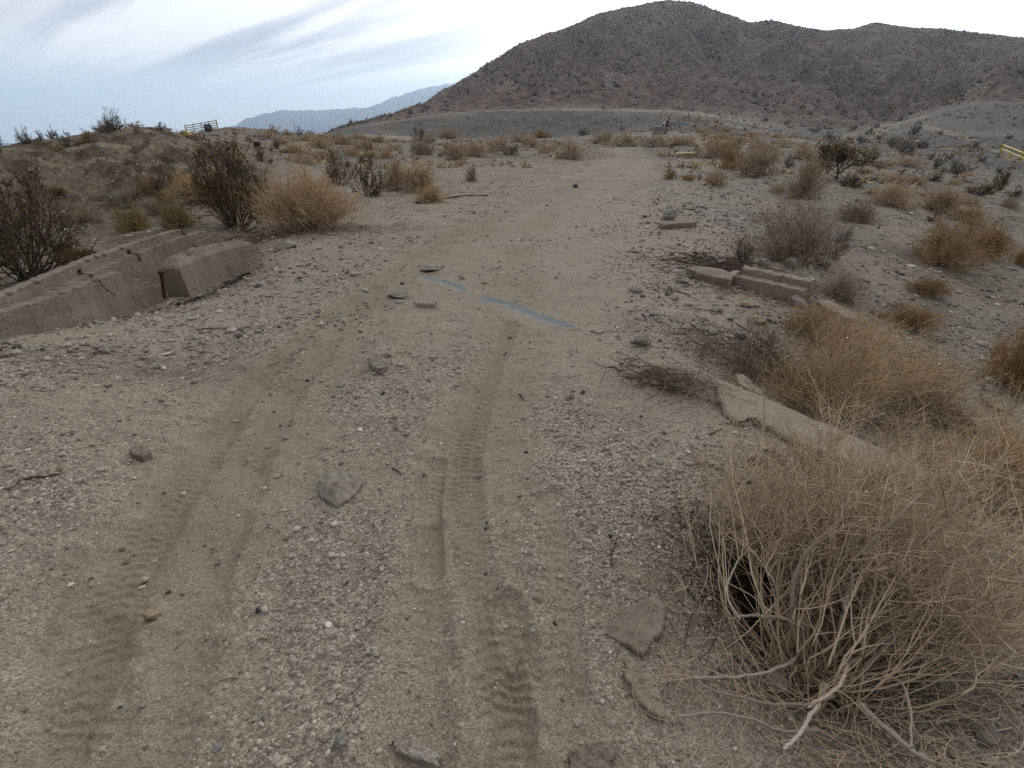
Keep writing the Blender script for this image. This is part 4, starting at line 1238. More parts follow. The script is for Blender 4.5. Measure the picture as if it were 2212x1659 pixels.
def hero():
    c = at_z(1765, 1432, -.12)
    root = empty('dry_bush', (c[0], c[1], c[2]))
    root.location.z = hz(c[0], c[1])[0] - .01
    base = np.array(root.location)
    r = np.random.default_rng(2024)
    named = [
        ([(1050, 1150, -.12), (1025, 1080, -.05), (1000, 950, .04), (1005, 800, .13), (1045, 670, .21), (1110, 580, .27), (1190, 510, .32), (1245, 450, .36), (1290, 330, .42)], .0105, .005),
        ([(1210, 1130, -.12), (1250, 960, .05), (1290, 780, .16), (1335, 650, .25), (1420, 540, .33), (1540, 440, .40), (1650, 330, .46)], .010, .004),
        ([(1300, 1060, -.1), (1400, 890, .05), (1500, 740, .16), (1600, 590, .26), (1700, 480, .34), (1800, 300, .45)], .009, .004),
        ([(1200, 1100, -.1), (1130, 1000, .0), (1020, 958, .03), (860, 938, .04), (745, 938, .05), (700, 972, .03)], .0068, .0035),
        ([(745, 938, .05), (690, 820, .08), (745, 690, .12), (780, 640, .14)], .0042, .002),
        ([(1000, 1000, -.06), (960, 870, .03), (900, 740, .10), (830, 620, .16), (750, 545, .2)], .0056, .003),
        ([(1020, 1125, -.08), (955, 1162, -.07), (850, 1195, -.06), (700, 1215, -.05), (540, 1225, -.04), (340, 1245, -.01)], .006, .003),
        ([(1200, 1310, -.1), (1080, 1345, -.08), (890, 1350, -.06), (720, 1320, -.04), (540, 1270, -.01)], .006, .003),
        ([(1170, 1260, -.1), (1100, 1380, -.05), (1040, 1490, -.01), (985, 1565, .02)], .0075, .004),
        ([(1330, 1350, -.1), (1480, 1480, -.07), (1600, 1580, -.04), (1720, 1650, -.02)], .0095, .006),
        ([(1130, 1480, -.08), (960, 1490, -.05), (820, 1440, -.03), (640, 1410, 0.0), (440, 1420, .03)], .0055, .003),
        ([(1250, 1160, -.08), (1420, 1090, .0), (1600, 1050, .06), (1730, 1050, .1), (1850, 1080, .12), (1870, 1180, .12)], .0055, .003),
        ([(1240, 1240, -.08), (1400, 1200, -.02), (1540, 1250, .03), (1590, 1400, .04), (1600, 1560, .04)], .0052, .003),
        ([(1270, 1160, .0), (1240, 1250, .04), (1160, 1330, .06), (1090, 1380, .05)], .006, .004),
        ([(1250, 1000, .0), (1250, 870, .1), (1230, 720, .18), (1260, 560, .25), (1310, 400, .32)], .0048, .0025),
        ([(1350, 1180, -.05), (1560, 960, .1), (1680, 830, .2), (1820, 620, .3), (1980, 480, .4)], .007, .003),
    ]
    allst = []
    for pts, ra, rb in named:
        W = []
        for (x, y, z) in pts:
            px, py = crop5(x, y)
            W.append(at_z(px, py, z))
        W = np.array(W)
        # even resample with a smooth curve
        t = np.linspace(0, len(W) - 1, 40)
        i = np.clip(t.astype(int), 0, len(W) - 2)
        f = t - i
        p0, p1, p2, p3 = W[np.maximum(i - 1, 0)], W[i], W[i + 1], W[np.minimum(i + 2, len(W) - 1)]
        f = f[:, None]
        P = .5 * ((2 * p1) + (-p0 + p2) * f + (2 * p0 - 5 * p1 + 4 * p2 - p3) * f ** 2 + (-p0 + 3 * p1 - 3 * p2 + p3) * f ** 3)
        P += np.cumsum(r.normal(size=P.shape), 0) * .0012
        rad = (ra + (rb - ra) * np.linspace(0, 1, 40)) * (1 + .12 * np.sin(np.arange(40) * 1.3 + r.random() * 6))
        V, F = tubes((P - base)[None], rad[None], 7)
        link('stem', mk_mesh('stem', V, F, {'tint': np.full(len(V), r.uniform(.35, .95))}), M_STEM, root)
        allst.append(P[np.linspace(0, 39, 9).astype(int)] - base)
    allst = np.array(allst)
    st = stems(r, 190, .84, .74, m=9, base=.07, flat=.97, droop=.05, wig=.09, bias=(.44, .46), jit=.62)
    toward = st[:, -1, 0] * -.68 + st[:, -1, 1] * -.73
    st = st[(toward < .02) & (st[:, 4, 2] > .12)]
    st2 = stems(r, 34, .62, .30, m=9, base=.05, flat=.9, droop=-.1, wig=.16, bias=(-.02, -.05), jit=.4)
    st2[:, :, 2] = np.maximum(st2[:, :, 2] * .4, .0)
    st2[:, :, 2] -= .0
    src = np.concatenate([st, st, st2])
    br = grow(r, 2300, src, .24, 5, .7, .22, .25, 1.0, .14)
    br2 = grow(r, 150, allst, .2, 5, .8, .25, .3, 1.0, .16)

    def open_hollow(Q, p):
        # bare under the crown, and open on the side towards the track
        t = Q[:, -1, 0] * -.68 + Q[:, -1, 1] * -.73
        z = Q[:, -1, 2]
        bad = ((z > .05) & (z < .27) & (t > -.55)) | ((t > -.08) & (z > .05))
        return Q[~(bad & (r.random(len(Q)) < p))]
    br = open_hollow(br, .93)
    br2 = grow(r, 150, allst, .2, 5, .8, .25, .3, 1.0, .16)
    tw_ = br[:, -1, 0] * -.68 + br[:, -1, 1] * -.73
    keep = ~((tw_ > -.10) & (br[:, -1, 2] > .07) & (r.random(len(br)) < .93))      # the side towards the track is an open hollow
    br = br[keep]
    br2 = open_hollow(br2, .75)
    allb = np.concatenate([br, br2])
    tw = grow(r, 9500, allb, .10, 4, .8, .28, .15, 1.0, .16)
    tw = open_hollow(tw, .8)
    tw2 = grow(r, 7000, tw, .05, 3, .9, .25, .2, 1.0, .1)
    b = link('branches', twig_obj('branches', [(st[:45], taper(r, st[:45], .0048, .0018)), (st[45:], taper(r, st[45:], .0024, .0012)), (st2, taper(r, st2, .0030, .0014)), (allb, taper(r, allb, .0020, .0012))], .1, 1, 4, 4), M_TAN, root)
    b['kind'] = 'stuff'
    b = link('twigs', twig_obj('twigs', [(tw, taper(r, tw, .0011, .0007)), (tw2, taper(r, tw2, .0008, .0005))], .15, 1, 5), M_TAN, root)
    b['kind'] = 'stuff'
    tag(root, 'huge tan dry bush with thick pale curving stems filling the near right corner', 'bush')
    return root


hero()


def near_brush(name, label, px, py, w, hgt, bias, seed, n=70, mat=None, thin=1.0, flat=.95):
    p = gp(px, py)
    root = empty(name, (p[0], p[1], p[2] - .01))
    r = np.random.default_rng(seed)
    st = stems(r, n, w, hgt, m=8, base=.09, flat=flat, droop=.02, wig=.08, bias=bias, jit=.45)
    br = grow(r, n * 12, st, .2, 4, .7, .25, .25, 1.0, .13)
    tw = grow(r, n * 50, br, .09, 3, .85, .3, .15, 1.0, .14)
    link('stems', twig_obj('stems', [(st, taper(r, st, .0042 * thin, .0018))], .3, 1, seed), M_STEM if mat is None else mat, root)
    link('twigs', twig_obj('twigs', [(br, taper(r, br, .0018, .0011)), (tw, taper(r, tw, .0011, .0008))], .1, 1, seed + 1), mat or M_TAN, root)
    tag(root, label, 'bush')


near_brush('dry_bush', 'straw-coloured bush of leaning thin stalks growing behind the long concrete kerb', 1790, 890, .70, .50, (.15, .2), 61, 70, flat=.8)
near_brush('dry_bush', 'fine tan bush right of the kerb between the kerb bush and the broken slabs', 1990, 900, .65, .40, (.1, .1), 62, 42, flat=.8)
near_brush('dry_bush', 'tan brush at the right picture edge below the broken slabs', 2160, 1120, .6, .45, (.1, .1), 63, 50, flat=.8)
near_brush('dry_bush', 'straw brush on the bank between the kerb bush and the low worn kerb', 1800, 770, .7, .36, (.2, .1), 64, 40, flat=.8)
near_brush('dead_plant', 'thin dark upright stick plant before the straw brush behind the kerb', 1652, 790, .12, .26, (0, 0), 65, 5, M_DARK, .7, .3)


def litter_mat(name, label, px, py, sx, sy, n, seed, hgt=.05, rot=0.0, mat=None, curl=.5, ln=.16, rad=.0022, kind=None, cat='dead twigs'):
    """a flat tangle of dead stalks"""
    c = gp(px, py)
    r = np.random.default_rng(seed)
    m = 6
    o = np.stack([r.normal(size=n) * sx, r.normal(size=n) * sy, r.random(n) * hgt], -1)
    cr, sr = math.cos(rot), math.sin(rot)
    o[:, :2] = np.stack([o[:, 0] * cr - o[:, 1] * sr, o[:, 0] * sr + o[:, 1] * cr], -1)
    a = r.random(n) * 6.28
    q = np.linspace(0, 1, m)
    L = ln * (.4 + r.random(n))
    turn = r.normal(size=n) * curl * 2.5
    th = a[:, None] + turn[:, None] * q[None, :]
    step = np.stack([np.cos(th), np.sin(th), np.full_like(th, 0)], -1) * (L / m)[:, None, None]
    step[:, :, 2] = (r.normal(size=(n, 1)) * .3 * (1 - 2 * q)[None, :]) * (L / m)[:, None]
    P = o[:, None, :] + np.cumsum(step, axis=1)
    gx, gy = P[..., 0] + c[0], P[..., 1] + c[1]
    gz = hz(gx.ravel(), gy.ravel()).reshape(gx.shape)
    P[..., 2] = np.maximum(P[..., 2], 0) + gz - c[2] + rad
    ob = link(name, twig_obj(name, [(P, taper(r, P, rad, rad * .6))], 0, 1, seed, 4), mat or M_LITTER)
    ob.location = c
    tag(ob, label, cat, kind=kind or ('stuff' if n > 200 else None))


litter_mat('dead_stalks', 'curled mat of dead brown stalks lying across the gap in the long kerb', 1455, 832, .17, .08, 320, 81, .09, -.6, None, 1.0, .22, .0028)
litter_mat('dead_stalks', 'dark tangle of dead stalks behind the long kerb under the leaning bush', 1680, 815, .42, .12, 700, 82, .10, -.75, M_LITTER, .6, .2, .0022)
litter_mat('dead_stalks', 'dark fallen twigs under the charcoal dead shrub by the broken kerb', 1600, 588, .5, .14, 420, 83, .08, -.4, M_DARK, .6, .35, .004)
litter_mat('dead_stalks', 'tangle of dead stalks between the end of the front wall and the back wall', 318, 606, .16, .13, 260, 84, .08, 0, M_LITTER, .8, .25, .003)
litter_mat('twig_litter', 'fallen twigs under the big near bush', 1740, 1480, .36, .26, 900, 85, .05, 0, M_TAN, .5, .2, .0014, 'stuff')
litter_mat('twig_litter', 'fallen twigs coloured dark for the shade in the hollow under the big near bush', 1715, 1310, .22, .18, 900, 95, .04, 0, M_DARK, .5, .15, .0018, 'stuff')  # dark twig colour stands in for shade inside the hollow
litter_mat('twig_litter', 'dead twigs strewn along the foot of the front wall', 300, 790, 1.3, .35, 420, 86, .012, .35, M_LITTER, .3, .09, .0024, 'stuff')
litter_mat('twig_litter', 'dead twigs strewn on the bank right of the long kerb', 1900, 860, .9, .5, 1400, 87, .05, -.6, M_LITTER, .5, .16, .0018, 'stuff')
litter_mat('twig_litter', 'dead twigs strewn around the broken kerb', 1800, 680, 1.0, .4, 600, 88, .03, -.6, M_LITTER, .4, .2, .0026, 'stuff')
litter_mat('twig_litter', 'bits of twig scattered over the track', 1150, 850, 1.6, 1.4, 260, 89, .003, 0, M_LITTER, .2, .06, .0016, 'stuff')
litter_mat('twig_litter', 'dead twigs under the big tan shrub', 660, 500, 1.1, .35, 500, 90, .05, 0, M_LITTER, .4, .3, .004, 'stuff')

# ------------------------------------------------------------------ stones
def add_box(bm, c, s):
    r = bmesh.ops.create_cube(bm, size=1.0)
    for v in r['verts']:
        v.co = Vector((v.co.x * s[0] + c[0], v.co.y * s[1] + c[1], v.co.z * s[2] + c[2]))


_ico = {}


def ico(sub):
    if sub not in _ico:
        bm = bmesh.new()
        bmesh.ops.create_icosphere(bm, subdivisions=sub, radius=1.0)
        V = np.array([v.co[:] for v in bm.verts])
        F = np.array([[v.index for v in f.verts] for f in bm.faces])
        bm.free()
        _ico[sub] = (V, F)
    return _ico[sub]


def rock_mesh(name, seed, dims, sub=4, cuts=12, depth=(.55, .88), rough=.10, flat_top=None):
    r = np.random.default_rng(seed)
    V, F = ico(sub)
    V = V.copy()
    for i in range(cuts):
        n = unit(r.normal(size=3))
        d = r.uniform(*depth)
        e = np.maximum(V @ n - d, 0)
        V -= e[:, None] * n
    if flat_top:
        e = np.maximum(V[:, 2] - flat_top, 0)
        V[:, 2] -= e
    V *= (1 + rough * (n3(V, 2.2, seed) * 1.4 + n3(V, 6, seed + 1) * .7 + n3(V, 15, seed + 2) * .35))[:, None]
    V = V / np.abs(V).max(axis=0) * (np.array(dims) / 2)
    return mk_mesh(name, V, F, smooth=False)


def put_rock(label, px, py, w, h, mat, seed, depth_ratio=.8, sink=.2, name='rock', group=None, sub=4, cuts=12, rough=.10, flat=None, cat='rock', rz=None):
    """rock whose middle is seen at (px,py); w, h in photograph points"""
    p = gp(px, py + h * .30)
    dep = float(np.dot(p - EYE, FWD))
    W = w * PX * dep
    el = math.atan2(EYE[2] - p[2], math.hypot(p[0], p[1]))
    Hs = h * PX * dep
    D = W * depth_ratio
    Ht = max((Hs - D * math.sin(el)) / math.cos(el), Hs * .35, W * .16)
    o = link(name, rock_mesh(name, seed, (W, D, Ht / (1 - sink)), sub, cuts, (.55, .88), rough, flat), mat)
    o.location = (p[0], p[1], p[2] + Ht / (1 - sink) * (.5 - sink))
    o.rotation_euler = (0, 0, (-math.atan2(p[0], p[1]) if rz is None else rz))
    tag(o, label, cat, group)
    return o


# heart-shaped rock, outline traced on the ground
def slab(name, label, pts, zt, thick, mat, seed, cat='slab', jit=.006, sub=5, tilt=None, rough=.004, attrs=None, drop_under=True, dome=0.0):
    """flat broken piece whose upper outline is seen at pts (photograph points); zt = height of its top over the ground"""
    r = np.random.default_rng(seed)
    c = np.mean(np.array(pts), axis=0)
    g0 = gp(c[0], c[1])
    ring = []
    n = len(pts)
    for i in range(n):
        a, b = np.array(pts[i], float), np.array(pts[(i + 1) % n], float)
        for k in range(sub):
            t = k / sub
            q = a * (1 - t) + b * t
            z = g0[2] + (zt[i] * (1 - t) + zt[(i + 1) % n] * t if isinstance(zt, (list, tuple)) else zt)
            w = at_z(q[0], q[1], z)
            j = r.normal(size=3) * jit * (0.35 if k == 0 else 1)
            j[2] *= .3
            ring.append(w + j)
    ring = np.array(ring)
    cen = ring.mean(axis=0)
    m = len(ring)
    size = np.linalg.norm(ring - cen, axis=1).mean()
    bv = min(.012, size * .06)
    rings = []
    rings.append(ring + np.array([0, 0, -thick]) + (cen - ring) * .02)
    rings.append(ring + np.array([0, 0, -thick * .5]) + r.normal(size=ring.shape) * jit * .7)
    rings.append(ring + np.array([0, 0, -bv]))
    inn = ring + unit(cen - ring) * bv
    rings.append(inn)
    V = np.concatenate(rings)
    F = []
    for i in range(len(rings) - 1):
        for j in range(m):
            F.append((i * m + j, i * m + (j + 1) % m, (i + 1) * m + (j + 1) % m, (i + 1) * m + j))
    # upper face: triangles through the rim and a jittered grid inside it
    stp = max(size / 7, .008)
    lo, hi = inn[:, :2].min(0), inn[:, :2].max(0)
    gx, gy = np.meshgrid(np.arange(lo[0], hi[0], stp), np.arange(lo[1], hi[1], stp))
    gpts = np.stack([gx.ravel(), gy.ravel()], -1) + r.normal(size=(gx.size, 2)) * stp * .22
    dd = np.linalg.norm(gpts[:, None, :] - inn[None, :, :2], axis=2)
    gpts = gpts[dd.min(1) > stp * .45]
    co = [Vector(tuple(p[:2])) for p in inn] + [Vector(tuple(p)) for p in gpts]
    cv, ce, cf, _, _, _ = geometry.delaunay_2d_cdt(co, [(j, (j + 1) % m) for j in range(m)], [], 1, 1e-6)
    cv = np.array([tuple(p) for p in cv])
    dd = np.linalg.norm(cv[:, None, :] - inn[None, :, :2], axis=2)
    wt = 1 / (dd + 1e-5) ** 2
    zt_ = (wt * inn[None, :, 2]).sum(1) / wt.sum(1)
    ed = np.clip(dd.min(1) / size, 0, 1)
    zz_ = zt_ + (rough * 2.2 * fbm(cv[:, 0] * 2.2 / size, cv[:, 1] * 2.2 / size, 3, seed) + dome * (1 - np.exp(-ed * 4))) * np.clip(ed * 8, 0, 1)
    n0 = len(V)
    tri_top = []
    mp = {}
    for i_, p in enumerate(cv):
        k_ = int(np.argmin(dd[i_]))
        mp[i_] = (len(rings) - 1) * m + k_ if dd[i_, k_] < 1e-6 else None
    extra = []
    for i_ in range(len(cv)):
        if mp[i_] is None:
            mp[i_] = n0 + len(extra)
            extra.append((cv[i_, 0], cv[i_, 1], zz_[i_]))
    if extra:
        V = np.concatenate([V, np.array(extra)])
    for f in cf:
        q = [mp[k_] for k_ in f]
        if len(set(q)) == len(q):
            F.append(tuple(q) if len(q) != 3 else (q[0], q[1], q[2], q[2]))
    o0 = cen - np.array([0, 0, thick])
    me = bpy.data.meshes.new(name)
    me.from_pydata([tuple(v - o0) for v in V], [], [f if len(f) != 4 or f[2] != f[3] else f[:3] for f in F])
    bm = bmesh.new()
    bm.from_mesh(me)
    bmesh.ops.recalc_face_normals(bm, faces=bm.faces)
    bm.to_mesh(me)
    bm.free()
    if attrs:
        for an, fn in attrs.items():
            at = me.attributes.new(an, 'FLOAT', 'POINT')
            at.data.foreach_set('value', np.array([fn(v) for v in V], dtype=np.float32))
    ob = link(name, me, mat)
    ob.location = o0
    tag(ob, label, cat)
    return ob


hr = slab('rock', 'heart-shaped grey rock lying between the two tyre tracks', [(684, 1044), (700, 1025), (722, 1022), (745, 1028), (768, 1025), (783, 1034), (776, 1052), (754, 1076), (728, 1089), (702, 1078), (688, 1064)], .03, .05, M_ROCK, 5, 'rock', .0035, 4, rough=.007, dome=.026)

ROCKS = [
    # label, x, y, w, h, material, seed
    ('angular grey rock, farthest of the group by the blue painted strip', 931, 577, 48, 20, M_ROCK, 21),
    ('small pale rock touching the right side of the farthest group rock', 953, 574, 16, 10, M_ROCKP, 22),
    ('jagged grey rock leftmost of the group by the blue painted strip', 862, 633, 50, 24, M_ROCK, 23),
    ('small round grey stone below the jagged leftmost group rock', 862, 651, 20, 12, M_ROCKG, 24),
    ('small dark stone sitting on the jagged leftmost group rock', 871, 623, 12, 8, M_ROCKD, 25),
    ('pale small stone between the two pieces of the blue strip and the track', 1000, 598, 16, 12, M_ROCKP, 26),
    ('rough round concrete lump at the near end of the buried beam', 1388, 736, 40, 32, M_ROCK, 27),
    ('brown half brick leaning on the rough round lump', 1365, 737, 18, 13, M_ROCKB, 28),
    ('grey stone lying just beyond the end of the blue strip', 1290, 714, 30, 10, M_ROCK, 29),
    ('brown oval stone in the left foreground', 329, 1326, 28, 34, M_ROCKB, 30),
    ('pale round stone in the left foreground above the brown oval one', 312, 1251, 20, 22, M_ROCKP, 31),
    ('pale stone on the near track left of the heart-shaped rock', 597, 1025, 22, 13, M_ROCKP, 32),
    ('pale stone with a dark hollow on the track, upper left of the heart-shaped rock', 619, 943, 16, 16, M_ROCKP, 33),
    ('yellowish square stone right of the left track', 584, 1130, 15, 18, M_ROCKP, 34),
    ('pale round stone below the yellowish square stone', 606, 1225, 16, 13, M_ROCKP, 35),
    ('pale stone in the middle foreground of the left track', 424, 1276, 15, 13, M_ROCKP, 36),
    ('pale stone low in the left foreground', 391, 1358, 16, 14, M_ROCKP, 37),
    ('charcoal stone beside the pale left-foreground stones', 365, 1276, 14, 10, M_ROCKD, 38),
    ('dark wedge stone half sunk in the foreground gravel', 558, 1318, 12, 18, M_ROCKD, 39),
    ('pale grey triangular stone low in the foreground', 733, 1602, 28, 44, M_ROCKG, 40),
    ('pale lump of stone in the right half of the bottom foreground', 718, 1504, 24, 20, M_ROCKP, 41),
    ('pale angular stone in the bottom foreground beside a lump', 755, 1523, 22, 14, M_ROCKP, 42),
    ('dark grey stone at the bottom of the picture between two gravel ridges', 468, 1611, 24, 18, M_ROCKG, 43),
    ('grey boulder at the left road edge beside the foot of the big tan shrub', 622, 528, 54, 26, M_ROCK, 44),
    ('small grey stone at the left road edge', 648, 598, 16, 10, M_ROCKG, 45),
    ('dark stone on the far bend of the track', 1243, 403, 14, 8, M_ROCKD, 46),
    ('grey cobble on the blue strip slab', 1036, 1027, 14, 13, M_ROCKG, 47),
    ('broken concrete cobble at the right edge of the gravel by the kerb', 1634, 985, 52, 44, M_CONCP, 48),
    ('smaller concrete chunk behind the broken cobble by the kerb', 1661, 966, 34, 22, M_CONCP, 49),
    ('pale concrete chunk right of the broken cobble', 1683, 988, 30, 34, M_CONCP, 50),
    ('flat grey stone below the broken cobble by the kerb', 1616, 1030, 36, 16, M_ROCK, 51),
    ('grey rock leaning on the front of the long kerb', 1600, 908, 38, 22, M_ROCK, 52),
    ('white pebble in front of the long kerb next to a dark one', 1569, 910, 14, 12, M_ROCKP, 53),
    ('whitish chip standing before the end of the long kerb', 1553, 868, 14, 22, M_ROCKP, 54),
    ('pale stone on the white gravel left of the kerb', 1540, 998, 24, 18, M_ROCKP, 55),
    ('purplish stone on the white gravel left of the kerb', 1425, 996, 18, 14, M_ROCKG, 56),
    ('pinkish rock before the two-step kerb', 1610, 655, 34, 18, M_ROCKB, 57),
    ('brown stone pile on the sand, left of the pinkish rock', 1446, 622, 16, 16, M_ROCKB, 58),
    ('grey low rock on the sand right of the brown stone pile', 1478, 606, 30, 18, M_ROCK, 59),
    ('dark brown lump on the sand, left of the pinkish rock', 1552, 668, 22, 16, M_ROCKB, 60),
    ('pale brick-like stone in the sand near the straw brush', 1634, 690, 38, 22, M_ROCKB, 61),
    ('grey stone right of the pale brick-like stone', 1665, 690, 22, 18, M_ROCK, 62),
    ('round pale boulder under the big pinkish grey shrub', 1707, 571, 28, 28, M_ROCK, 63),
    ('grey boulder under the right side of the big pinkish grey shrub', 1770, 566, 46, 26, M_ROCK, 64),
    ('greenish stone behind the dead shrub, left of the round pale boulder', 1648, 566, 32, 18, M_ROCKG, 65),
    ('long pale stone leaning behind the two-step kerb', 1745, 603, 38, 16, M_ROCKP, 66),
    ('white stone on the gravel slope right of the long pale stone', 1832, 610, 22, 18, M_ROCKP, 67),
    ('pale slab stone on the gravel slope above the white one', 1868, 602, 24, 14, M_ROCKP, 68),
    ('grey boulder between the two-step kerb and the tangled dead brush', 1722, 652, 42, 36, M_ROCK, 69),
    ('grey round stone on the right-hand gravel slope beneath the orange-tan bush', 2137, 834, 26, 16, M_ROCKG, 70),
    ('pale stone on the right-hand gravel slope', 2042, 732, 32, 22, M_ROCK, 71),
    ('white stone above the broken slabs on the right', 2016, 823, 20, 14, M_ROCKP, 72),
    ('white flat stone under the broken slabs on the right', 2005, 920, 36, 10, M_ROCKP, 73),
    ('whitish stone in the brush at the right edge', 2160, 975, 28, 16, M_ROCKP, 74),
    ('grey stone among the litter under the big near bush', 1675, 1400, 34, 26, M_ROCK, 75),
    ('squarish concrete lump among the stems of the big near bush', 1668, 1468, 60, 66, M_CONCP, 76),
    ('grey stone in the twigs below the big near bush', 1700, 1600, 40, 30, M_ROCK, 77),
    ('pale stone at the near edge of the broken slab', 1455, 1553, 20, 18, M_ROCKP, 78),
    ('white rock at the bottom right corner', 2136, 1640, 34, 30, M_ROCKP, 79),
    ('pale rock above the white one at the bottom right corner', 2122, 1580, 44, 60, M_ROCK, 80),
    ('bluish rock at the right picture edge in the big bush', 2196, 1462, 30, 36, M_ROCKG, 81),
    ('small white stone beside the broken slab', 1248, 1556, 24, 18, M_ROCKP, 82),
    ('pale chip in the middle of the foreground', 1283, 1128, 18, 14, M_ROCKP, 83),
    ('greenish dark pebble beside the right tyre track', 1150, 1358, 18, 14, M_ROCKG, 84),
    ('pale pebble in the right tyre track', 1058, 1290, 16, 16, M_ROCKP, 85),
    ('grey pebble left of the rough right track', 838, 766, 16, 14, M_ROCKG, 86),
    ('grey stone on the track middle, right of the left ruts', 738, 829, 20, 14, M_ROCKG, 87),
    ('pale stone by the left ruts', 361, 762, 26, 10, M_ROCKP, 88),
    ('grey stone by the left ruts below a pale one', 341, 792, 14, 10, M_ROCKG, 89),
    ('grey boulder perched on the flat concrete slab beside the road', 1446, 466, 34, 26, M_ROCKG, 90),
]
for lab, px, py, w, hh, mt, sd in ROCKS:
    if 'perched' in lab or 'sitting on' in lab:
        continue
    put_rock(lab, px, py, w, hh, mt, sd, cat='stone' if w < 30 else 'rock', name='stone' if w < 30 else 'rock')

# loose stones that nothing tells apart
r_ = np.random.default_rng(404)
SM = [rock_mesh('stone', 300 + i, (1, .8 + .2 * (i % 2), .62), 2, 9, (.55, .85), .08) for i in range(8)]
SMATS = [M_ROCKP, M_ROCKP, M_ROCK, M_ROCKB, M_ROCKG, M_ROCKP, M_ROCKD, M_ROCK]
for i in range(8):
    SM[i].materials.append(SMATS[i])
for i in range(150):
    px = r_.uniform(20, 2150)
    py = 345 + 1290 * r_.random() ** 1.25
    if px > 1450 and py > 650:
        px = r_.uniform(100, 1400)
    p = gp(px, py)
    k = int(r_.integers(0, 8))
    dep = float(np.dot(p - EYE, FWD))
    s = r_.uniform(7, 15) * PX * dep
    s = min(s, .11)
    o = link('stone', SM[k])
    o.location = (p[0], p[1], p[2] + s * .12)
    o.scale = (s, s * r_.uniform(.8, 1.1), s * r_.uniform(.7, 1))
    o.rotation_euler = (r_.normal() * .2, r_.normal() * .2, r_.random() * 6)
    tag(o, 'small loose stone lying alone on the gravel', 'stone', 'small loose stones on the gravel')

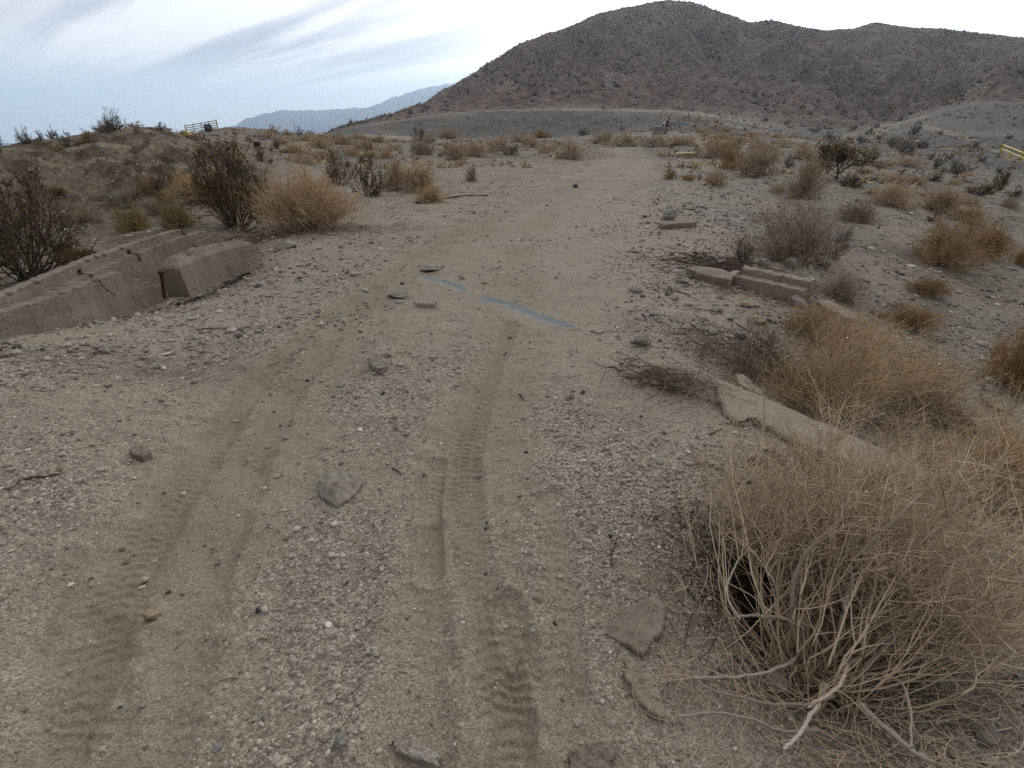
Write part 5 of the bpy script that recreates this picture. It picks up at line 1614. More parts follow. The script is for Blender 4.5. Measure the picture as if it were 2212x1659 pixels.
# pebbles: nobody could count them
def pebbles():
    r = np.random.default_rng(77)
    V0, F0 = ico(1)
    n = 95000
    lr = np.exp(r.uniform(math.log(.72), math.log(22), n))
    a = np.radians(r.uniform(-62, 62, n))
    x, y = lr * np.sin(a), lr * np.cos(a)
    dens = .42 + .75 * fbm(x * .9, y * .9, 3, 51)
    ci = np.clip(np.searchsorted(AZ, np.degrees(a)), 0, NC - 1)
    # keep the ruts nearly bare
    rowi = np.array([np.searchsorted(GR[:, c], rr) for c, rr in zip(ci, lr)])
    rowi = np.clip(rowi, 0, NR - 1)
    sm = SMOOTHT[rowi, ci]
    gy = GREY[rowi, ci]
    zone = np.exp(-(((x - .95) / .5) ** 2 + ((y - 2.0) / .7) ** 2)) * .6
    left = .25 * sstep(-x, 1.2, 2.4)
    keep = r.random(n) < np.clip(dens + zone + left + gy * .4 - .8 * sm, .05, 1)
    x, y, lr, gy = x[keep], y[keep], lr[keep], gy[keep]
    n = len(x)
    z = hz(x, y)
    s = np.clip(.0042 * np.exp(r.normal(size=n) * .45), .0022, .016) * (.55 + .30 * np.minimum(lr, 8) ** 1.05)
    s = np.minimum(s, .05)
    shp = 1 + .45 * r.normal(size=(24, 12 if False else len(V0), 1)) * .35
    sid = r.integers(0, 24, n)
    W = V0[None] * shp[sid]
    W = W * np.stack([np.ones(n), r.uniform(.6, 1, n), r.uniform(.45, .85, n)], -1)[:, None, :] * s[:, None, None]
    t = r.random(n) * 6.28
    c, sn = np.cos(t)[:, None], np.sin(t)[:, None]
    W = np.stack([W[..., 0] * c - W[..., 1] * sn, W[..., 0] * sn + W[..., 1] * c, W[..., 2]], -1)
    W += np.stack([x, y, z + s * .22], -1)[:, None, :]
    F = (F0[None] + (np.arange(n) * len(V0))[:, None, None]).reshape(-1, 3)
    tint = np.repeat(np.clip(r.normal(.52, .21, n), 0, 1), len(V0))
    gg = np.repeat(np.clip(gy * 1.1 + .25 * r.random(n) - .05, 0, 1), len(V0))
    me = mk_mesh('gravel', W.reshape(-1, 3), F, {'tint': tint, 'grey': gg}, smooth=False)
    m, T, b = principled('gravel_stones')
    col = T.ramp(attr(T, 'tint'), [(0, (0.085, 0.078, 0.07)), (.10, (.17, .145, .12)), (.3, (.212, .178, .138)), (.55, (.312, .267, .212)), (.85, (.435, .383, .315)), (1.0, (.60, .55, .48))])
    colg = T.ramp(attr(T, 'tint'), [(0, (0.07, 0.068, 0.065)), (.5, (.21, .20, .18)), (.9, (.35, .33, .30)), (1.0, (.52, .50, .46))])
    setc(T, b, T.mix(attr(T, 'grey'), col, colg))
    tag(link('gravel', me, m), 'loose angular gravel strewn over the sandy track', 'gravel', kind='stuff')


    # rubble of broken stone on the shoulders
    rr = np.random.default_rng(78)
    n = 26000
    lr = np.exp(rr.uniform(math.log(4.5), math.log(60), n))
    a = np.radians(np.where(rr.random(n) < .62, rr.uniform(13, 47, n), rr.uniform(-50, -16, n)))
    x, y = lr * np.sin(a), lr * np.cos(a)
    keep = (fbm(x * .45, y * .45, 3, 91) + .5 * fbm(x * 1.7, y * 1.7, 2, 92) > .02) | (rr.random(n) < .12)
    sc = poly_dist(x, y, [gp(1260, 760)[:2], gp(1330, 600)[:2], gp(1400, 450)[:2], gp(1440, 360)[:2]], np.ones(n, bool))[2]
    keep &= (x < 0) | (sc > 0)
    x, y, lr = x[keep], y[keep], lr[keep]
    n = len(x)
    z = hz(x, y)
    s = np.clip(.016 * np.exp(rr.normal(size=n) * .55), .008, .075) * (.7 + lr / 30)
    V0, F0 = ico(1)
    sid = rr.integers(0, 24, n)
    W = V0[None] * shp[sid] * np.stack([np.ones(n), rr.uniform(.55, 1, n), rr.uniform(.4, .8, n)], -1)[:, None, :] * s[:, None, None]
    t = rr.random(n) * 6.28
    c, sn = np.cos(t)[:, None], np.sin(t)[:, None]
    W = np.stack([W[..., 0] * c - W[..., 1] * sn, W[..., 0] * sn + W[..., 1] * c, W[..., 2]], -1) + np.stack([x, y, z + s * .15], -1)[:, None, :]
    F = (F0[None] + (np.arange(n) * len(V0))[:, None, None]).reshape(-1, 3)
    me = mk_mesh('rubble', W.reshape(-1, 3), F, {'tint': np.repeat(np.clip(rr.normal(.45, .27, n), 0, 1), len(V0)), 'grey': np.repeat(rr.uniform(.3, 1, n), len(V0))}, smooth=False)
    tag(link('rubble', me, m), 'broken grey stones littering both shoulders of the track', 'rubble', kind='stuff')


pebbles()

# ------------------------------------------------------------------ concrete


def wall(name, label, path, zb, ztop, thick, dfun=None, res=.012, mat=None, topn=.006, cat='wall', parent=None, lean=0.0, crackf=None, backd=None, ends=.01):
    """wall along a ground path [(x,y)...]; side A is to the right of the path.  ztop(s), dfun(s,z) push side A out or in"""
    P = np.array(path, float)
    seg = np.linalg.norm(np.diff(P, axis=0), axis=1)
    L = seg.sum()
    cum = np.concatenate([[0], np.cumsum(seg)])
    ns = int(L / res) + 2
    s = np.linspace(0, L, ns)
    # smooth the path
    px = np.interp(s, cum, P[:, 0])
    py = np.interp(s, cum, P[:, 1])
    k = max(3, ns // 8) | 1
    ker = np.ones(k) / k
    px = np.convolve(np.pad(px, k // 2, mode='reflect', reflect_type='odd'), ker, 'valid')
    py = np.convolve(np.pad(py, k // 2, mode='reflect', reflect_type='odd'), ker, 'valid')
    tx, ty = np.gradient(px), np.gradient(py)
    ln = np.hypot(tx, ty)
    nx, ny = ty / ln, -tx / ln             # right-hand normal
    zt = np.array([ztop(q) for q in s])
    zt = zt + topn * fbm(s * 9, s * 0 + 2.2, 4, 7)
    hmax = float((zt - zb).max())
    nz = int(hmax / res) + 2
    nt = 8
    q = np.linspace(0, 1, nz)
    cols_off, cols_z, crk = [], [], []
    for i in range(nz):                      # side A bottom -> top
        z = zb + (zt - zb) * q[i]
        off = np.full(ns, thick / 2) + lean * (z - zb)
        if dfun is not None:
            off = off + dfun(s, z)
        off = off + .0028 * fbm(s * 9, z * 9, 5, 3)
        off = off - .014 * (q[i] > .999) - .035 * (q[i] > .93) * sstep(fbm(s * 7, s * 0 + 5, 3, 12), .12, .5)
        cols_off.append(off)
        cols_z.append(z - .006 * (q[i] > .999))
        crk.append(crackf(s, z) if crackf is not None else np.zeros(ns))
    for i in range(1, nt):
        t = i / nt
        cols_off.append(cols_off[nz - 1] * (1 - t) + (-thick / 2 + .01) * t)
        cols_z.append(zt + .004 * fbm(s * 30, s * 0 + t * 7, 3, 5))
        crk.append(np.zeros(ns))
    for i in range(nz - 1, -1, -1):
        z = zb + (zt - zb) * q[i]
        cols_off.append(np.full(ns, -thick / 2) + (.010 * (i == nz - 1)))
        cols_z.append(z)
        crk.append(np.zeros(ns))
    OFF, Z, CR = np.array(cols_off), np.array(cols_z), np.array(crk)
    X = px[None] + nx[None] * OFF
    Y = py[None] + ny[None] * OFF
    jx = ends * fbm(Z * 20, OFF * 20, 3, 9)
    for e in (0, -1):
        X[:, e] += jx[:, e] * tx[e] / ln[e]
        Y[:, e] += jx[:, e] * ty[e] / ln[e]
    V = np.stack([X, Y, Z], -1).reshape(-1, 3)
    m = OFF.shape[0]
    idx = np.arange(m * ns).reshape(m, ns)
    F = np.stack([idx[:-1, :-1], idx[1:, :-1], idx[1:, 1:], idx[:-1, 1:]], -1).reshape(-1, 4)
    # close the ends with a strip of quads between opposite profile points
    caps = []
    for e in (0, ns - 1):
        a, b = 0, m - 1
        col = idx[:, e]
        while a + 1 < b - 1:
            caps.append((col[a], col[a + 1], col[b - 1], col[b]) if e else (col[b], col[b - 1], col[a + 1], col[a]))
            a += 1
            b -= 1
    F = np.concatenate([F, np.array(caps)])
    o0 = np.array([px.mean(), py.mean(), zb])
    me = mk_mesh(name, V - o0, F, {'crack': CR.ravel()}, smooth=False)
    o = link(name, me, mat or M_CONC, parent)
    o.location = o0
    if label:
        tag(o, label, cat)
    return o


def crack_line(pts, wd=.006):
    """pts in (s,z); returns a mask function"""
    def f(s, z):
        out = np.zeros_like(s)
        for (s0, z0), (s1, z1) in zip(pts[:-1], pts[1:]):
            lo, hi = min(z0, z1), max(z0, z1)
            t = np.clip((z - z0) / (z1 - z0 + 1e-9), 0, 1)
            c = s0 + (s1 - s0) * t + .006 * perlin(z * 40, z * 0 + s0, 4)
            out = np.maximum(out, ((z >= lo) & (z <= hi)) * (1 - sstep(np.abs(s - c), wd * .4, wd)))
        return out
    return f


# front wall, its broken end sloping down to the right
FWP = [at_z(x, y, .33)[:2] + np.array([-.065, .02]) for x, y in [(-150, 705), (-70, 684), (0, 665), (104, 637), (180, 608), (240, 587), (275, 575)]]
FWP.append(FWP[-1] + (FWP[-1] - FWP[-2]) / np.linalg.norm(FWP[-1] - FWP[-2]) * .42 + np.array([.05, 0]))
FL = sum(math.dist(a, b) for a, b in zip(FWP[:-1], FWP[1:]))
c1 = crack_line([(1.40, .36), (1.42, .22), (1.50, .10)], .007)
c2 = crack_line([(1.85, .31), (1.86, .24), (1.93, .18)], .005)


def fw_top(s):
    brk = FL - .50
    if s < brk:
        return .295
    t = (s - brk) / .50
    return .295 - .28 * min(1, t * 1.05) ** .8 + .02 * math.sin(s * 60) * t


def fw_d(s, z):
    d = -.010 * np.maximum(c1(s, z), c2(s, z))
    d = d - .05 * sstep(s, FL - .06, FL) + .015 * sstep(.16 - z, 0, .12)
    return d


wall('concrete_wall', 'long cracked front concrete wall with its broken end sloping down, at the left', FWP, -.12, fw_top, .13, fw_d, mat=M_CONC, cat='wall', lean=-.10, crackf=lambda s, z: np.maximum(c1(s, z), c2(s, z)), topn=.008)

# second block of the front wall, rounded far end
SWP = [at_z(388, 607, .07)[:2] + np.array([-.07, .03]), at_z(470, 584, .0)[:2] + np.array([-.07, .05]), at_z(560, 563, -.02)[:2] + np.array([-.07, .07])]
SL = sum(math.dist(a, b) for a, b in zip(SWP[:-1], SWP[1:]))


def sw_top(s):
    t = s / SL
    e = max(0, (t - .86) / .14)
    b = max(0, (.10 - t) / .10)
    return .275 + .015 * math.sin(t * 5) - .10 * e ** 2 - .07 * b ** 2


wall('concrete_block', 'short worn concrete block with pitted holes beyond the rusty post', SWP, -.12, sw_top, .24, lambda s, z: -.05 * sstep(z, .20, .27) - .02 * sstep(s, SL - .1, SL), mat=M_CONC, cat='block', lean=-.12, topn=.02, ends=.002)

# back wall with a ledge, pockets and square holes
BWP = [at_z(-140, 700, .34)[:2], at_z(0, 633, .32)[:2], at_z(78, 602, .31)[:2], at_z(182, 558, .30)[:2], at_z(323, 511, .28)[:2], at_z(392, 492, .27)[:2]]
BWP = [np.array(p) + np.array([-.055, 0.02]) for p in BWP]
BL = sum(math.dist(a, b) for a, b in zip(BWP[:-1], BWP[1:]))


def s_of(px, py, z):
    p = at_z(px, py, z)[:2]
    best = (9, 0)
    acc = 0
    for a, b in zip(BWP[:-1], BWP[1:]):
        a, b = np.array(a), np.array(b)
        l = np.linalg.norm(b - a)
        t = np.clip(np.dot(p - a, b - a) / l ** 2, 0, 1)
        d = np.linalg.norm(a + t * (b - a) - p)
        if d < best[0]:
            best = (d, acc + t * l)
        acc += l
    return best[1]


PK = []   # pockets: (s0, s1) from the photograph
for xa, xb, y in [(52, 76, 625), (155, 182, 597), (276, 303, 542), (404, 430, 513)]:
    PK.append((s_of(xa, y, .15), s_of(xb, y, .15)))
HO = [(s_of(182, 590, .19), s_of(196, 586, .19)), (s_of(306, 549, .17), s_of(318, 546, .17))]


def bw_d(s, z):
    led = .09 * (z < .17)
    for a, b in PK:
        led = np.where((s > a) & (s < b) & (z < .21), -.085, led)
    for a, b in HO:
        led = np.where((s > a) & (s < b) & (z > .07) & (z < .22), -.095, led)
    led = np.where(s > BL - .5, .045 * (z < .05), led) if False else led
    return led


def bw_c(s, z):
    return crack_line([(PK[0][1] - .01, .33), (PK[0][1], .19)], .008)(s, z)


wall('channel_wall', 'back concrete wall with a ledge, pockets and square holes, bowing along the gully', BWP, -.35, lambda s: (.31 - .012 * s) if s < BL - .03 else .16, .10, bw_d, mat=M_CONC, cat='wall', crackf=bw_c, topn=.008, res=.010)
# low broken stump continuing the back wall
STP = [np.array(BWP[-1]) + np.array([.03, .02]), at_z(436, 500, .12)[:2]]
wall('concrete_stump', 'low broken stump at the far end of the back concrete wall', STP, -.35, lambda s: .15 - .03 * s, .15, lambda s, z: .04 * (z < .04), mat=M_CONC, cat='stump', topn=.02)

# rusty bolt standing in the gap
def bolt():
    p = at_z(353, 634, .02)
    q = at_z(348, 590, .0)
    d = ray(348, 590)
    t = (p[1] - EYE[1]) / d[1]
    top = EYE + d * t
    root = empty('iron_post', p)
    P = np.linspace([0, 0, -.05], top - p, 12)
    V, F = tubes(P[None], np.full((1, 12), .017), 10)
    link('shaft', mk_mesh('shaft', V, F), M_RUST, root)
    u = unit(top - p)
    P = np.array([top - p - u * .01, top - p - u * .008, top - p + u * .022, top - p + u * .024])
    V, F = tubes(P[None], np.array([[.001, .030, .030, .001]]), 6)
    link('head', mk_mesh('head', V, F, smooth=False), M_RUST, root)
    tag(root, 'thin rusty iron bolt standing in the gap between wall and block', 'post')


bolt()


# buried beam flush with the track
def strip(name, label, pts, mat, width_m, raise_=.012, edge=True, seed=3, taperl=True):
    """top face of a buried beam; pts run along its far edge"""
    W = [gp(*p) for p in pts]
    P = np.array(W)
    seg = np.linalg.norm(np.diff(P[:, :2], axis=0), axis=1)
    cum = np.concatenate([[0], np.cumsum(seg)])
    L = cum[-1]
    ns = int(L / .012) + 2
    s = np.linspace(0, L, ns)
    x, y = np.interp(s, cum, P[:, 0]), np.interp(s, cum, P[:, 1])
    d = unit(P[-1, :2] - P[0, :2])
    nrm = np.array([d[1], -d[0]])
    if nrm[1] > 0:
        nrm = -nrm
    wn = 18
    wv = np.linspace(0, 1, wn)
    wid = width_m * (1 + .25 * fbm(s * 3, s * 0, 3, seed)) * (sstep(s, -.01, .10) * sstep(L - s, -.01, .14) if taperl else 1)
    X = x[None] + nrm[0] * wv[:, None] * wid[None]
    Y = y[None] + nrm[1] * wv[:, None] * wid[None]
    zg = hz(X.ravel(), Y.ravel()).reshape(X.shape)
    zl = np.interp(s, [0, L], [hz(x[0], y[0])[0], hz(x[-1], y[-1])[0]])
    zl = np.convolve(np.pad(zg.mean(0), 15, mode='edge'), np.ones(31) / 31, 'valid') + raise_
    Z = zl[None] + np.zeros_like(X) - .022 * np.maximum(wv - .45, 0)[:, None] + .0015 * fbm(X * 30, Y * 30, 2, 8)
    e = (1 - sstep(wv, .02, .6))[:, None] * np.ones_like(X)
    dust = sstep(wv, .35, .85)[:, None] + .08 + .7 * (1 - sstep(np.minimum(s, L - s), 0, .12))[None] + np.zeros_like(X)
    V = np.stack([X, Y, Z], -1).reshape(-1, 3)
    bot = V.reshape(wn, ns, 3).copy()
    rim = np.concatenate([bot[0], bot[1:, -1], bot[-1, ::-1][1:], bot[::-1, 0][1:-1]])
    idx = np.arange(wn * ns).reshape(wn, ns)
    ri = np.concatenate([idx[0], idx[1:, -1], idx[-1, ::-1][1:], idx[::-1, 0][1:-1]])
    low = rim - np.array([0, 0, .09])
    F = np.stack([idx[:-1, :-1], idx[:-1, 1:], idx[1:, 1:], idx[1:, :-1]], -1).reshape(-1, 4)
    n0 = len(V)
    k = np.arange(len(ri))
    F2 = np.stack([ri, np.roll(ri, -1), n0 + np.roll(k, -1), n0 + k], -1)
    V = np.concatenate([V, low])
    o0 = V[:n0].mean(0)
    me = mk_mesh(name, V - o0, np.concatenate([F[:, ::-1], F2]), {'edge': np.concatenate([e.ravel(), np.ones(len(low))]), 'dust': np.concatenate([dust.ravel(), np.ones(len(low))]), 'crack': np.zeros(len(V))}, smooth=False)
    o = link(name, me, mat)
    o.location = o0
    tag(o, label, 'beam')


strip('buried_beam', 'shorter blue-grey painted beam top showing through the gravel, farther piece', [(916, 598), (960, 606), (1000, 620), (1014, 632)], M_CONCB, .26, .008, seed=3)
strip('buried_beam', 'longer blue-grey painted beam top showing through the gravel, nearer piece', [(1040, 640), (1110, 657), (1180, 683), (1254, 712)], M_CONCB, .32, .008, seed=4)
slab('kerb_piece', 'flat tan kerb piece half buried beyond the mat of dead stalks', [(1362, 756), (1385, 757), (1482, 797), (1484, 812), (1440, 804), (1392, 783)], .02, .16, M_CONCP, 61, 'kerb', .006)
slab('long_kerb', 'long tan concrete kerb running into the near bush, broken at its far end', [(1540, 822), (1566, 824), (1660, 862), (1780, 912), (1905, 968), (2010, 1015), (1985, 1060), (1880, 1010), (1780, 978), (1690, 940), (1628, 898), (1592, 908), (1570, 894)], .07, .22, M_CONCP, 62, 'kerb', .006, 6)
slab('kerb_chip', 'pointed tan concrete chip standing behind the end of the long kerb', [(1588, 808), (1606, 808), (1652, 850), (1640, 852), (1600, 832)], .085, .14, M_CONCP, 63, 'chip', .004)
# two-step kerb
KP = [at_z(1582, 606, 0)[:2], at_z(1752, 655, -.06)[:2]]
wall('broken_kerb', 'two-step broken concrete kerb with a crack, before the pinkish grey shrub', [KP[0] + np.array([0, .1]), KP[1] + np.array([0, .1])], -.25, lambda s: (.155 - .012 * s) if s > .13 else .085, .24, lambda s, z: np.where(z < .075 - .012 * s, .0, -.115), mat=M_CONCP, cat='kerb', topn=.012, res=.011, crackf=crack_line([(.60, .17), (.57, .10), (.59, .06)], .010))
slab('worn_kerb', 'low rounded kerb piece left of the two-step kerb by the blue scrap', [(1484, 578), (1510, 574), (1556, 580), (1583, 592), (1580, 604), (1545, 598), (1505, 588)], .10, .16, M_CONC, 64, 'kerb', .008)
slab('worn_kerb', 'low worn kerb piece in the straw brush right of the two-step kerb', [(1766, 648), (1790, 648), (1862, 684), (1862, 694), (1830, 688), (1775, 660)], .10, .2, M_CONCP, 65, 'kerb', .008)
# near slabs set in the road edge
slab('broken_slab', 'broken grey slab with a sharp corner beside the big near bush', [(1345, 1446), (1392, 1440), (1418, 1462), (1432, 1520), (1436, 1548), (1400, 1538), (1375, 1500)], .035, .14, M_CONCP, 66, 'slab', .003)
slab('broken_slab', 'dusty slab edge at the road side, farther than the sharp-cornered slab', [(1270, 1370), (1300, 1352), (1340, 1318), (1420, 1278), (1438, 1310), (1432, 1360), (1390, 1412), (1355, 1392), (1310, 1372)], .022, .10, M_CONC, 67, 'slab', .004)
slab('flat_stone', 'flat long stone half out of the gravel at the bottom of the picture', [(845, 1600), (880, 1598), (930, 1616), (952, 1634), (946, 1654), (905, 1640), (860, 1622)], .03, .06, M_ROCK, 68, 'stone', .003)
slab('broken_slab', 'buried slab corner at the bottom edge of the picture', [(1228, 1620), (1300, 1600), (1330, 1618), (1320, 1665), (1236, 1668)], .022, .08, M_CONC, 69, 'slab', .003)
slab('flat_stone', 'flat tilted stone with a shadowed front in the group by the blue strip', [(893, 648), (914, 644), (944, 650), (938, 656), (900, 655)], [.05, .07, .07, .05, .04], .04, M_ROCKP, 70, 'stone', .003)
slab('flat_stone', 'flat angular grey stone on the track between the ruts', [(795, 780), (825, 777), (836, 786), (822, 795), (806, 792)], .035, .045, M_ROCK, 71, 'stone', .003)
slab('flat_stone', 'flat four-cornered concrete fragment in the left foreground', [(279, 968), (300, 955), (325, 974), (308, 985), (286, 980)], .035, .05, M_CONC, 72, 'stone', .002)
# slab beside the road carrying a boulder
sl_ = slab('concrete_slab', 'flat concrete slab beside the road with a boulder lying on it', [(1424, 478), (1434, 470), (1470, 466), (1506, 474), (1502, 479), (1432, 486)], .085, .14, M_CONC, 73, 'slab', .012)
p_ = at_z(1447, 475, gp(1460, 478)[2] + .085)
rk = put_rock('grey boulder perched on the flat concrete slab beside the road', 1447, 468, 32, 24, M_ROCKG, 90)
rk.location = (p_[0], p_[1], p_[2] + .075)
p_ = gp(871, 629)
rk = put_rock('small dark stone sitting on the jagged leftmost group rock', 871, 623, 12, 8, M_ROCKD, 25, name='stone', cat='stone')
rk.location.z += .055
def block_slab(name, label, px, py, w, hgt, depth, rz, mat, seed, cat='slab'):
    p = gp(px, py)
    W = w * PX * float(np.dot(p - EYE, FWD))
    r = np.random.default_rng(seed)
    bm = bmesh.new()
    add_box(bm, (0, 0, 0), (W, depth, hgt))
    bmesh.ops.subdivide_edges(bm, edges=bm.edges[:], cuts=7, use_grid_fill=True)
    for v in bm.verts:
        q = np.array(v.co[:])
        v.co += Vector(tuple(r.normal(size=3) * .012)) + Vector((.10 * W * math.sin(q[1] * 4 + q[0]) * (abs(q[0]) > W * .49), .10 * math.sin(q[0] * 5), -.05 * (abs(q[0] / W) > .40)))
    me = bpy.data.meshes.new(name)
    bm.to_mesh(me)
    bm.free()
    o = link(name, me, mat)
    o.location = (p[0], p[1] + depth * .5, p[2] + hgt * .35)
    o.rotation_euler = (.03, .02, rz)
    tag(o, label, cat)


# yellow-topped slab farther along the road
block_slab('concrete_slab', 'yellowish flat-topped slab at the roadside in front of the tan shrubs', 1488, 339, 44, .30, 1.1, .10, mat_concrete('yellow_topped_concrete', (.36, .31, .17), (.46, .41, .25)), 74)
# broken slabs on the right
for i, (lab, pts, zt) in enumerate([
    ('dark-edged slab farthest left of the broken slabs right of the kerb', [(2020, 860), (2040, 856), (2064, 880), (2050, 884)], .05),
    ('largest of the broken slabs right of the kerb, tilted', [(2060, 876), (2110, 870), (2150, 900), (2138, 930), (2120, 932)], .07),
    ('pale thin slab above the largest broken slab', [(2120, 855), (2150, 862), (2190, 880), (2180, 890), (2140, 874)], .05),
    ('narrow pale slab at the right end of the broken slabs', [(2172, 890), (2190, 910), (2204, 930), (2190, 932), (2174, 908)], .05)]):
    slab('broken_slab', lab, pts, zt, .05, M_CONCP, 80 + i, 'slab', .006)

# ------------------------------------------------------------------ sticks and scraps


def stick(label, pts, rad, mat=M_DARK, name='stick', seed=1, lift=0.0):
    r = np.random.default_rng(seed)
    W = np.array([gp(*p) for p in pts])
    t = np.linspace(0, len(W) - 1, 16)
    i = np.clip(t.astype(int), 0, len(W) - 2)
    f = (t - i)[:, None]
    P = W[i] * (1 - f) + W[i + 1] * f
    P += np.cumsum(r.normal(size=P.shape), 0) * rad * .25
    P[:, 2] = hz(P[:, 0], P[:, 1]) + rad * .7 + lift * np.sin(np.linspace(0, 3.1, 16))
    o0 = P.mean(0)
    V, F = tubes((P - o0)[None], (rad * np.linspace(1, .45, 16) * (1 + .2 * r.normal(size=16)))[None], 6)
    o = link(name, mk_mesh(name, V, F, {'tint': np.full(len(V), .4)}), mat)
    o.location = o0
    tag(o, label, name)


stick('dark bent stick lying in the gravel at the left picture edge', [(38, 1046), (70, 1036), (100, 1033), (134, 1027)], .008, seed=2)
stick('pale thin straw left of the four-cornered concrete fragment', [(145, 978), (200, 965), (250, 955)], .0025, M_LITTER, seed=3)
stick('dark thin stick between the front wall and the left rut, longer of two', [(425, 713), (460, 709), (500, 711)], .006, seed=4)
stick('dark thin stick between the front wall and the left rut, right of the longer one', [(495, 714), (532, 719)], .006, seed=5)
stick('short brown stick on the gravel in front of the concrete block', [(640, 576), (668, 575)], .011, M_LITTER, seed=6)
stick('dark stick standing out on the track beside the right tyre mark', [(1122, 852), (1138, 868)], .006, seed=7)
stick('thin dark stick on the sand right of the road centre', [(1354, 543), (1395, 550)], .007, seed=8)
stick('crooked dark root on the sand beside the brown stone pile', [(1440, 640), (1458, 628), (1475, 634), (1492, 640)], .009, seed=9)
stick('pale bare branch lying before the low rounded kerb piece', [(1512, 600), (1540, 606), (1562, 622)], .006, M_STEM, seed=10)
stick('dark stick in the gravel left of the kerb chip', [(1590, 700), (1610, 712), (1622, 718)], .006, seed=11)
stick('dark stick on the white gravel near the kerb', [(1532, 940), (1560, 928)], .005, seed=12)
stick('dark branch leaning in the foreground gravel right of the heart-shaped rock', [(848, 1012), (862, 1026)], .005, seed=13)
stick('long dark dead branch lying on the left bank of the gravel flat', [(900, 440), (950, 432), (1010, 424), (1056, 424)], .03, seed=14)
stick('brown stick at the foot of the front wall', [(395, 676), (420, 668), (432, 664)], .007, seed=15)
stick('dark stick at the foot of the front wall close to the block', [(560, 640), (590, 642)], .006, seed=16)


def scrap(label, px, py, size, mat, seed, name='scrap', cat='litter'):
    p = gp(px, py)
    r = np.random.default_rng(seed)
    n = 7
    u, v = np.meshgrid(np.linspace(-1, 1, n), np.linspace(-.5, .5, n), indexing='ij')
    z = .35 * np.abs(np.sin(u * 2.1 + r.random())) + .25 * r.random((n, n)) + .1
    V = np.stack([u + .15 * r.normal(size=u.shape), v + .1 * r.normal(size=u.shape), z], -1) * size
    V2 = V + np.array([0, 0, -.06 * size])
    idx = np.arange(n * n).reshape(n, n)
    F = np.stack([idx[:-1, :-1], idx[1:, :-1], idx[1:, 1:], idx[:-1, 1:]], -1).reshape(-1, 4)
    rim = np.concatenate([idx[0], idx[1:, -1], idx[-1, ::-1][1:], idx[::-1, 0][1:-1]])
    F3 = np.stack([rim, np.roll(rim, -1), np.roll(rim, -1) + n * n, rim + n * n], -1)
    o = link(name, mk_mesh(name, np.concatenate([V.reshape(-1, 3), V2.reshape(-1, 3)]), np.concatenate([F, F[:, ::-1] + n * n, F3[:, ::-1]])), mat)
    o.location = p
    o.rotation_euler = (.2, 0, r.random() * 3)
    tag(o, label, cat)


scrap('crumpled bright blue plastic scrap by the charcoal dead shrub', 1552, 571, .055, M_BLUEPL, 1, 'plastic_scrap', 'plastic scrap')
scrap('small crumpled white paper scrap on the track above the heart-shaped rock', 778, 930, .018, M_WHITEP, 2, 'paper_scrap', 'paper scrap')
scrap('white rag caught in the straw brush behind the kerb', 1768, 770, .06, M_WHITEP, 3, 'rag', 'rag')
scrap('pale sheet of rubbish on the hollow slope below the yellow gate', 447, 314, .24, M_WHITEP, 4, 'rubbish_sheet', 'rubbish')
scrap('white scrap on the slope below the right-hand yellow rail', 1981, 308, .32, M_WHITEP, 5, 'paper_scrap', 'paper scrap')
scrap('tiny yellow wrapper on the gravel edge before the tall white-stemmed shrub', 1701, 428, .07, M_YELP, 6, 'wrapper', 'wrapper')


def bm_obj(name, build, mat, parent=None, bev=0.0):
    bm = bmesh.new()
    build(bm)
    if bev:
        bmesh.ops.bevel(bm, geom=list(bm.edges), offset=bev, segments=2, affect='EDGES')
    me = bpy.data.meshes.new(name)
    bm.to_mesh(me)
    bm.free()
    return link(name, me, mat, parent)


# black open box (an old television shell) on the far slope
def box():
    p = gp(557, 321)
    dep = float(np.dot(p - EYE, FWD))
    s = 15 * PX * dep
    root = empty('black_box', (p[0], p[1], p[2] - .02), .35)

    def shell(bm):
        t = .09 * s
        add_box(bm, (0, 0, t / 2), (s, s, t))
        add_box(bm, (0, 0, s - t / 2), (s, s, t))
        add_box(bm, (-s / 2 + t / 2, 0, s / 2), (t - .004, s - .004, s - 2 * t))
        add_box(bm, (s / 2 - t / 2, 0, s / 2), (t - .004, s - .004, s - 2 * t))
        add_box(bm, (0, s / 2 - t / 2, s / 2), (s - 2 * t, t - .008, s - 2 * t))
    bm_obj('shell', shell, M_BLACK, root)
    bm_obj('front_frame', lambda bm: [add_box(bm, (0, -s / 2 - .02, s * .2), (s * .96, .04, s * .36)), add_box(bm, (-s * .42, -s / 2 - .02, s * .62), (s * .12, .04, s * .46)), add_box(bm, (s * .42, -s / 2 - .02, s * .62), (s * .12, .04, s * .46)), add_box(bm, (0, -s / 2 - .02, s * .91), (s * .96, .04, s * .1))], M_WOOD, root)
    tag(root, 'black box with a grey frame and an open front dumped on the far left slope', 'box')


box()


def plank(label, a, b, wd, th, mat, name='plank', lift=.0):
    A, B = gp(*a), gp(*b)
    A[2] += th * .5 + lift
    B[2] += th * .5 + lift
    d = B - A
    L = np.linalg.norm(d)
    o = bm_obj(name, lambda bm: add_box(bm, (0, 0, 0), (L, wd, th)), mat, bev=min(th, wd) * .15)
    o.location = (A + B) / 2
    o.rotation_euler = Vector(d).to_track_quat('X', 'Z').to_euler()
    tag(o, label, name)


plank('weathered plank lying right of the black box', (563, 321), (590, 318), .22, .10, M_WOOD)
plank('white plank lying on the slope below the yellow gate', (452, 330), (463, 340), .16, .08, M_WHITEP)


def bar(name, pts, rad, mat, parent, off):
    P = np.array(pts, float) - off
    V, F = tubes(P[None], np.full((1, len(P)), rad), 8)
    return link(name, mk_mesh(name, V, F), mat, parent)


